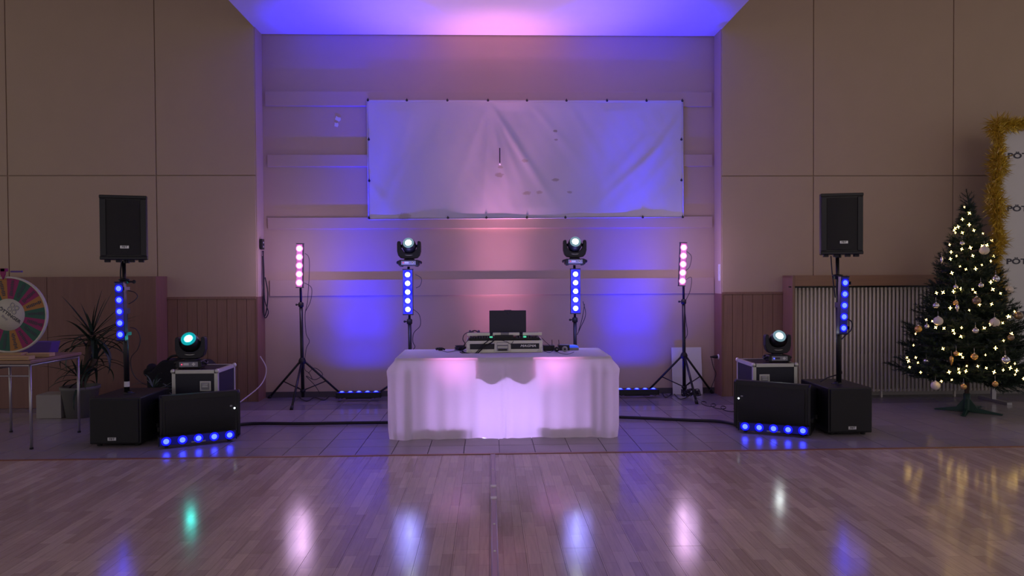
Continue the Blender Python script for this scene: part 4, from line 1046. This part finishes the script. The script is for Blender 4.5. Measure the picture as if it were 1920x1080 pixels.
hang(8.17, [(1093, 565), (1098, 590), (1088, 615), (1082, 628)], 'thin black lead beside the blue lamp pole right')
hang(8.18, [(1096, 570), (1092, 595), (1085, 620)], 'second thin lead beside the right blue lamp pole')
hang(6.85, [(228, 490), (226, 510), (227, 530), (229, 540)], 'speaker lead hanging down behind the left loudspeaker', .007)
hang(6.85, [(240, 545), (252, 548), (258, 556), (250, 565), (241, 570)], 'cable loop at the top of the left pole light bar')
hang(6.85, [(244, 614), (256, 618), (263, 635), (258, 655), (246, 670), (246, 690), (252, 705), (262, 715), (275, 722)], 'black cable drooping from the left pole to the subwoofer')
hang(7.05, [(1558, 480), (1560, 510), (1564, 540), (1566, 558)], 'speaker lead hanging down behind the right loudspeaker', .006)
hang(7.0, [(1589, 598), (1597, 604), (1596, 618), (1586, 628), (1578, 636)], 'short cable loop at the foot of the right pole light bar', .006)
hang(7.0, [(1574, 690), (1578, 700), (1565, 704), (1550, 709), (1538, 716)], 'black cable running down from the right pole onto the subwoofer', .006)
# white wall cable by the left corner
cable('cable', [P(488, 668, YS-.03), P(499, 690, YS-.05), P(495, 712, YS-.1), P(483, 728, YS-.25), P(462, 745, YS-.5), P(446, 757, YS-.75)], .007, 'white cable hanging from the left niche corner down to the floor', 'cablew')
# box and hanging cables on the left reveal
q = P(490, 458, YS+.12)
t = thing('cable_box', 'small dark junction box on the left edge of the niche', 'box', (XL+.02, YS+.12, q.z)); obj('case', MB().box((.015, 0, 0), (.03, .09, .13)), 'black', t, bevel=.004)
for z in (.02, -.03): obj('socket', MB().lathe([(.013, .003), (.013, 0), (0, .001)], (.03, 0, z), (1, 0, 0), seg=10), 'silver', t)
def rv(px, py, yy): q = P(px, py, yy); return (max(q.x, XL+.03), yy, q.z)
for i, (pts_, lab) in enumerate((([(493, 470), (495, 510), (496, 560), (503, 585), (497, 596), (491, 580), (494, 540), (492, 480)], 'long loop of dark cable hanging from the junction box'),
                                 ([(490, 470), (492, 530), (495, 590), (500, 580), (502, 548), (497, 520)], 'second dark cable loop hanging under the junction box'))):
    cable('cable', [rv(a, b, YS+.15+.03*i) for a, b in pts_], .007, lab)
# switch plate and socket at the right niche edge
q = P(1349.5, 511, YS+.05); t = thing('switch_panel', 'narrow white switch strip on the right edge of the niche', 'switch', (XR-.012, YS+.06, q.z))
obj('plate', MB().box((0, 0, 0), (.014, .07, .21)), 'whitem', t, bevel=.003)
for i in range(3): obj('rocker', MB().box((-.009, 0, .06-.06*i), (.006, .045, .04)), 'white', t)
q = P(1346, 669, YS+.1); t = thing('wall_socket', 'white wall socket with a black plug at the right niche corner', 'socket', (XR-.012, YS+.1, q.z))
obj('plate', MB().lathe([(0, .012), (.03, .012), (.036, 0)], ax=(-1, 0, 0), seg=20), 'whitem', t); obj('plug', MB().lathe([(.02, 0), (.02, .03), (.008, .09), (0, .10)], (-.014, 0, 0), (-1, 0, 0), seg=12), 'rubber', t)
cable('cable', [(XR-.11, YS+.1, q.z), P(1338, 690, YS+.12), P(1342, 703, YS+.1), P(1330, 735, YS+.05)], .004, 'thin lead dropping from the plug in the right corner')
# white board leaning on the back wall
a, b = G(1264, 739.5), G(1321, 739.5); yb_ = min(a.y, YB-.12)
zb2 = P(1290, 651, YB-.05).z
t = thing('leaning_board', 'plain white board leaning on the wall behind the right tripod', 'board', ((a.x+b.x)/2-.02, yb_, 0), (-math.atan2(YB-.05-yb_, zb2), 0, 0))
obj('panel', MB().box((0, 0, zb2/2), (b.x-a.x, .012, zb2)), 'white', t, bevel=.002); obj('edge_band', MB().box((0, 0, zb2+.001), (b.x-a.x, .013, .004)), 'alu', t)

# ================================================================ BACKDROP WITH TINSEL
YK = 8.35
q = P(1872, 246, YK); zb3 = P(1872, 700, YK).z
bd = thing('backdrop_wall', 'white printed backdrop panel at the right edge behind the tree', 'backdrop', (q.x, YK, 0))
BWd = 2.0
obj('panel', MB().box((BWd/2, 0, (q.z+zb3)/2), (BWd, .03, q.z-zb3)), 'white', bd, bevel=.003)
for x in (-.03, BWd-.05):
    obj('leg', MB().box((x, .02, (q.z)/2), (.05, .03, q.z)), 'steel', bd); obj('foot', MB().box((x, 0, .015), (.06, .5, .03)), 'steel', bd)
th = P(1887, 293, YK)
for r in range(5):
    z = th.z - r*(P(1887, 293, YK).z-P(1887, 392, YK).z)
    for c_ in range(2):
        text('lettering', 'PÖTTINGER', .088, 'text_dark', bd, (th.x-q.x-.004*r+c_*1.0, -.0165, z), align='LEFT', sx=1.5, bold=.003)
def tinsel():
    rnd = random.Random(9); mb = MB(); path = []
    xg = P(1866, 300, YK-.03).x
    zz = P(1866, 640, YK).z; ztop = P(1880, 236, YK).z
    pts = []
    z = zz
    while z < ztop: pts.append((xg+.02*math.sin(z*7)+.012*math.sin(z*17), z)); z += .03
    x = xg
    while x < xg+2.0: pts.append((x, ztop+.02*math.sin(x*9)+.02)); x += .03
    mb.tube([(x, 0, z) for x, z in pts], .012, 6)
    for (x, z) in pts:
        for k in range(64):
            a = rnd.uniform(0, 2*PI); e = rnd.uniform(-1, 1); L = rnd.uniform(.08, .15)*(1+.3*math.sin(z*13+x*11))
            d = Vector((math.cos(a)*math.cos(e), math.sin(a)*math.cos(e), math.sin(e))); u, w_ = mb.frame(d); ww = rnd.uniform(.003, .006)
            s = Vector((x+rnd.uniform(-.02, .02), rnd.uniform(-.015, .015), z+rnd.uniform(-.02, .02))); m_ = s+d*L*.6+u*rnd.uniform(-.015, .015)
            a0 = mb.v(s+w_*ww); a1 = mb.v(s-w_*ww); b0 = mb.v(m_+w_*ww*rnd.uniform(.5, 1)); b1 = mb.v(m_-w_*ww); e0 = mb.v(m_+(d+u*rnd.uniform(-.6, .6))*L*.4)
            mb.f([a0, a1, b1, b0]); mb.f([b0, b1, e0])
    o = obj('tinsel_garland', mb, 'gold', loc=(0, YK-.06, 0)); tag(o, 'thick gold tinsel garland framing the white backdrop', 'garland')
tinsel()

# ================================================================ CHRISTMAS TREE
YT = G(1812, 772).y; tg = G(1812, 772); TXX = P(1813, 700, YT).x
ZTOP = P(1815, 353, YT).z; ZLOW = P(1812, 712, YT).z
def TR(z): # cone radius
    u = max(0, min(1, (z-ZLOW)/(ZTOP-.28-ZLOW))); return .665*(1-u)**.92 + .06
tree = thing('christmas_tree', 'dark green artificial fir tree with lights on a green metal stand', 'tree', (TXX, YT, 0))
def branch(L, seed):
    rnd = random.Random(seed); mb = MB(); mb.tube([(0, 0, 0), (L*.5, 0, -.03*L), (L, 0, .10*L)], .006, 4, r2=.002)
    def needles(p0, p1, n):
        d = (p1-p0); dn = d.normalized(); u, w_ = mb.frame(dn)
        for i in range(n):
            t = (i+rnd.random())/n; a = rnd.uniform(0, 2*PI); nl = rnd.uniform(.028, .05)
            dr = (dn*.75+(u*math.cos(a)+w_*math.sin(a))*.8).normalized(); s = p0+d*t; sd = dr.cross(dn).normalized()*.0035
            mb.f([mb.v(s+sd), mb.v(s-sd), mb.v(s+dr*nl)])
    needles(Vector((0, 0, 0)), Vector((L*.5, 0, -.03*L)), int(L*140)); needles(Vector((L*.5, 0, -.03*L)), Vector((L+.02, 0, .1*L)), int(L*190))
    k = max(3, int(L/.07))
    for i in range(k):
        t = .25+.7*i/k; s = Vector((L*t, 0, (-.03+.26*max(0, t-.5))*L))
        for sd in (-1, 1):
            l_ = (.30*L+.03)*(1.15-t)*1.3; e = s+Vector((l_*.75, sd*l_*.62, rnd.uniform(-.02, .06)))
            mb.tube([s, e], .003, 3, r2=.0015); needles(s, e+(e-s).normalized()*.015, int(l_*210)+4)
    return mb.mesh('branch', 'needle')
Ls = [.14, .24, .36, .48, .60, .72]; BM = [[branch(L, 10*i+j) for j in range(2)] for i, L in enumerate(Ls)]
rnd = random.Random(2); nb = 0; z = ZLOW+.02; tier = 0
while z < ZTOP-.22 and nb < 290:
    R_ = TR(z); nn = max(5, int(6+R_*19))
    for i in range(nn):
        a = 2*PI*i/nn + tier*.9 + rnd.uniform(-.12, .12); L = R_*rnd.uniform(.86, 1.13)
        j = min(range(len(Ls)), key=lambda q_: abs(Ls[q_]-L)); s_ = L/Ls[j]
        up_ = .08 + .35*((z-ZLOW)/(ZTOP-ZLOW)) + rnd.uniform(-.08, .1)
        obj('branch', BM[j][rnd.randint(0, 1)], None, tree, (0, 0, z+rnd.uniform(-.03, .03)), (rnd.uniform(-.3, .3), -up_, a), scale=(s_, 1, 1)); nb += 1
    z += .085 + .03*R_; tier += 1
ld = branch(.36, 99); obj('leader', ld, None, tree, (0, 0, ZTOP-.40), (0, -PI/2+.06, 0))
obj('trunk', MB().tube([(0, 0, .02), (0, 0, ZTOP-.3)], .024, 10, r2=.008), 'bark', tree)
for (px, py) in ((1752, 767), (1880, 779), (1806, 781), (1838, 763)):
    f_ = G(px, py); d = Vector((f_.x-TXX, f_.y-YT, 0)); L_ = d.length
    mb = MB(); mb.M = Matrix.Rotation(math.atan2(d.y, d.x), 4, 'Z')
    mb.prism([(0, .012), (L_, 0), (L_, .012), (.10, .05), (.02, .16), (0, .16)], -.012, .012); mb.box((L_*.5, 0, .006), (L_, .05, .006)); obj('stand_leg', mb, 'stand', tree)
obj('stand_socket', MB().lathe([(.034, .02), (.034, .20), (.028, .205)], seg=14), 'stand', tree)
# fairy lights
lights = [(577, 217, 0), (620, 268, 0), (560, 320, 0), (618, 366, 0), (525, 384, 0), (500, 395, 0), (490, 415, 0), (502, 434, 0), (560, 434, 0), (657, 414, 0), (733, 440, 0), (808, 502, 0), (452, 535, 0), (628, 560, 0), (727, 545, 0), (767, 540, 0), (555, 572, 0), (465, 597, 0), (510, 630, 0), (648, 628, 0), (827, 630, 0), (460, 655, 0), (800, 673, 0), (725, 706, 0), (540, 718, 0), (590, 742, 0), (672, 738, 0), (472, 773, 0), (547, 907, 0), (485, 930, 0), (397, 937, 0), (342, 942, 0), (647, 912, 0), (668, 937, 0), (817, 912, 0), (882, 945, 0), (800, 850, 0),
          (705, 50, 1), (807, 46, 1), (458, 78, 1), (618, 98, 1), (255, 178, 1), (308, 190, 1), (165, 297, 1), (405, 250, 1), (482, 268, 1), (492, 293, 1), (553, 245, 1), (550, 318, 1), (745, 250, 1), (797, 217, 1), (900, 205, 1), (1000, 108, 1), (945, 150, 1), (960, 152, 1), (975, 298, 1), (908, 353, 1), (335, 243, 1), (148, 393, 1), (397, 422, 1), (93, 497, 1), (105, 527, 1), (167, 497, 1), (115, 578, 1), (545, 470, 1), (563, 495, 1), (755, 475, 1), (840, 417, 1), (208, 622, 1), (275, 638, 1), (292, 660, 1), (528, 594, 1), (535, 622, 1), (590, 612, 1), (597, 568, 1), (448, 620, 1), (470, 685, 1), (383, 697, 1), (762, 585, 1), (828, 620, 1), (905, 602, 1), (1003, 548, 1), (1018, 607, 1), (1005, 640, 1), (965, 585, 1), (690, 570, 1), (1075, 675, 1), (185, 540, 1)]
fl = thing('fairy_lights', 'string of warm star shaped fairy lights wound round the christmas tree', 'lights', (TXX, YT, 0))
def ontree(px, py, k=1.06):
    y = YT-.3
    for _ in range(8):
        q_ = P(px, py, y); R_ = TR(q_.z)*k; dx = q_.x-TXX; y = YT - (math.sqrt(max(R_*R_-dx*dx, 0)) if abs(dx) < R_ else 0)
    return P(px, py, y)
star = MB(); pts = []
for i in range(8):
    r_ = .018 if i % 2 == 0 else .004; a = PI*i/4; pts.append((r_*math.cos(a), r_*math.sin(a)))
star.prism(pts, -.003, .003); star.ball((0, 0, 0), .0055, seg=8); sm_ = star.mesh('bulb', 'bulb')
wp = []
for i, (x, y, k) in enumerate(lights):
    q_ = ontree(1680+x/4.5, (340 if k == 0 else 560)+y/4.5, 1.10); s_ = rnd.choice((.65, .8, 1, 1.15))
    obj('bulb', sm_, None, fl, (q_.x-TXX, q_.y-YT, q_.z), (0, rnd.uniform(0, 1.5), 0), scale=(s_,)*3); wp.append(Vector((q_.x-TXX, q_.y-YT, q_.z)))
# wire: a helix just inside the needles
hp_ = []
for i in range(420):
    t_ = i/419; z = ZLOW+.05+t_*(ZTOP-.35-ZLOW); a = t_*2*PI*13; R_ = TR(z)*.95; hp_.append((R_*math.cos(a), R_*math.sin(a), z))
obj('wire', MB().tube(hp_, .0022, 4), 'trunkcable', fl)
# a few lights tucked in the tinsel
# ornaments: one thing each
orn = [(1845.5, 469.5, 8.7, 'ball_white', 'white ball under two lights high on the tree, by the tinsel'),
       (1759, 602, 8.7, 'ball_white', 'large white ball at mid height on the left half of the tree'),
       (1865, 605, 9, 'ball_white', 'large white ball at mid height on the right half of the tree'),
       (1754, 723, 8.5, 'ball_white', 'white ball hanging lowest at the bottom left of the tree'),
       (1893, 543, 7, 'ball_white', 'pale white ball on the right edge in front of the backdrop'),
       (1867, 523, 7, 'ball_silver', 'shiny silver ball on the upper right edge beside the tinsel'),
       (1839, 535, 5, 'ball_silver', 'small silver ball right of the trunk line above the bronze ball'),
       (1804, 456, 4.5, 'ball_silver', 'small silver ball highest on the tree'),
       (1792, 538, 4.5, 'ball_silver', 'small silver ball left of centre above the gold one'),
       (1829, 620, 6, 'ball_silver', 'banded silver ball near the tree centre at mid height'),
       (1737, 677, 5.8, 'ball_silver', 'small silver ball low on the left side of the tree'),
       (1755, 573, 6, 'ball_silver', 'flat silver ball above the left large white ball'),
       (1885, 675, 8, 'ball_silver', 'shiny lilac silver ball low on the right side of the tree'),
       (1738, 612, 4.5, 'ball_silver', 'small silver ball between the half gold ball and the large white one'),
       (1722, 617, 7, 'ball_gold', 'gold ball on the far left edge of the tree'),
       (1827, 669, 6.5, 'ball_gold', 'gold and silver ball low at the middle of the tree'),
       (1807, 725, 5.5, 'ball_gold', 'gold ball hanging under the lowest branches beside the trunk'),
       (1866, 720, 5.5, 'ball_gold', 'gold ball hanging under the lowest branches on the right'),
       (1793, 663, 5, 'ball_gold', 'striped gold ball low left of the trunk line'),
       (1792, 568, 5, 'ball_gold', 'small gold ball above the silver icicle'),
       (1831, 564, 8, 'ball_bronze', 'dull bronze ball at the middle of the tree'),
       (1910, 592, 8, 'ball_bronze', 'bronze ball near the photo edge on the tree right side'),
       (1895, 633, 6.5, 'ball_bronze', 'bronze ball right of the tree below the mid height white ball')]
for (px, py, rp, m_, lab) in orn:
    q_ = ontree(px, py, 1.12); r_ = rp/(1350/q_.y)
    o = thing('christmas_ball', lab, 'ornament', q_); obj('ball', MB().ball((0, 0, 0), r_, seg=18, rz=r_*.96), m_, o)
    obj('cap', MB().lathe([(r_*.22, r_*.9), (r_*.22, r_*1.12), (0, r_*1.14)], seg=8), 'silver', o); obj('hook', MB().tube([(0, 0, r_*1.1), (0, .004, r_*1.1+.05)], .0012, 4), 'silver', o)
for (px, py, h_, m_, lab) in ((1766, 489, 8, 'ball_silver', 'silver drop ornament on the upper left edge of the tree'), (1795, 579, 9, 'ball_silver', 'silver icicle ornament left of the tree centre at mid height'), (1784, 677, 10, 'ball_gold', 'golden icicle ornament low on the left half of the tree')):
    q_ = ontree(px, py, 1.12); k = 1/(1350/q_.y); H_ = h_*k
    o = thing('icicle_ornament', lab, 'ornament', q_); obj('drop', MB().lathe([(0, -H_), (H_*.2, -H_*.4), (H_*.38, H_*.2), (H_*.34, H_*.7), (H_*.12, H_*.95), (0, H_)], seg=12), m_, o)
    obj('hook', MB().tube([(0, 0, H_), (0, .004, H_+.05)], .0012, 4), 'silver', o)
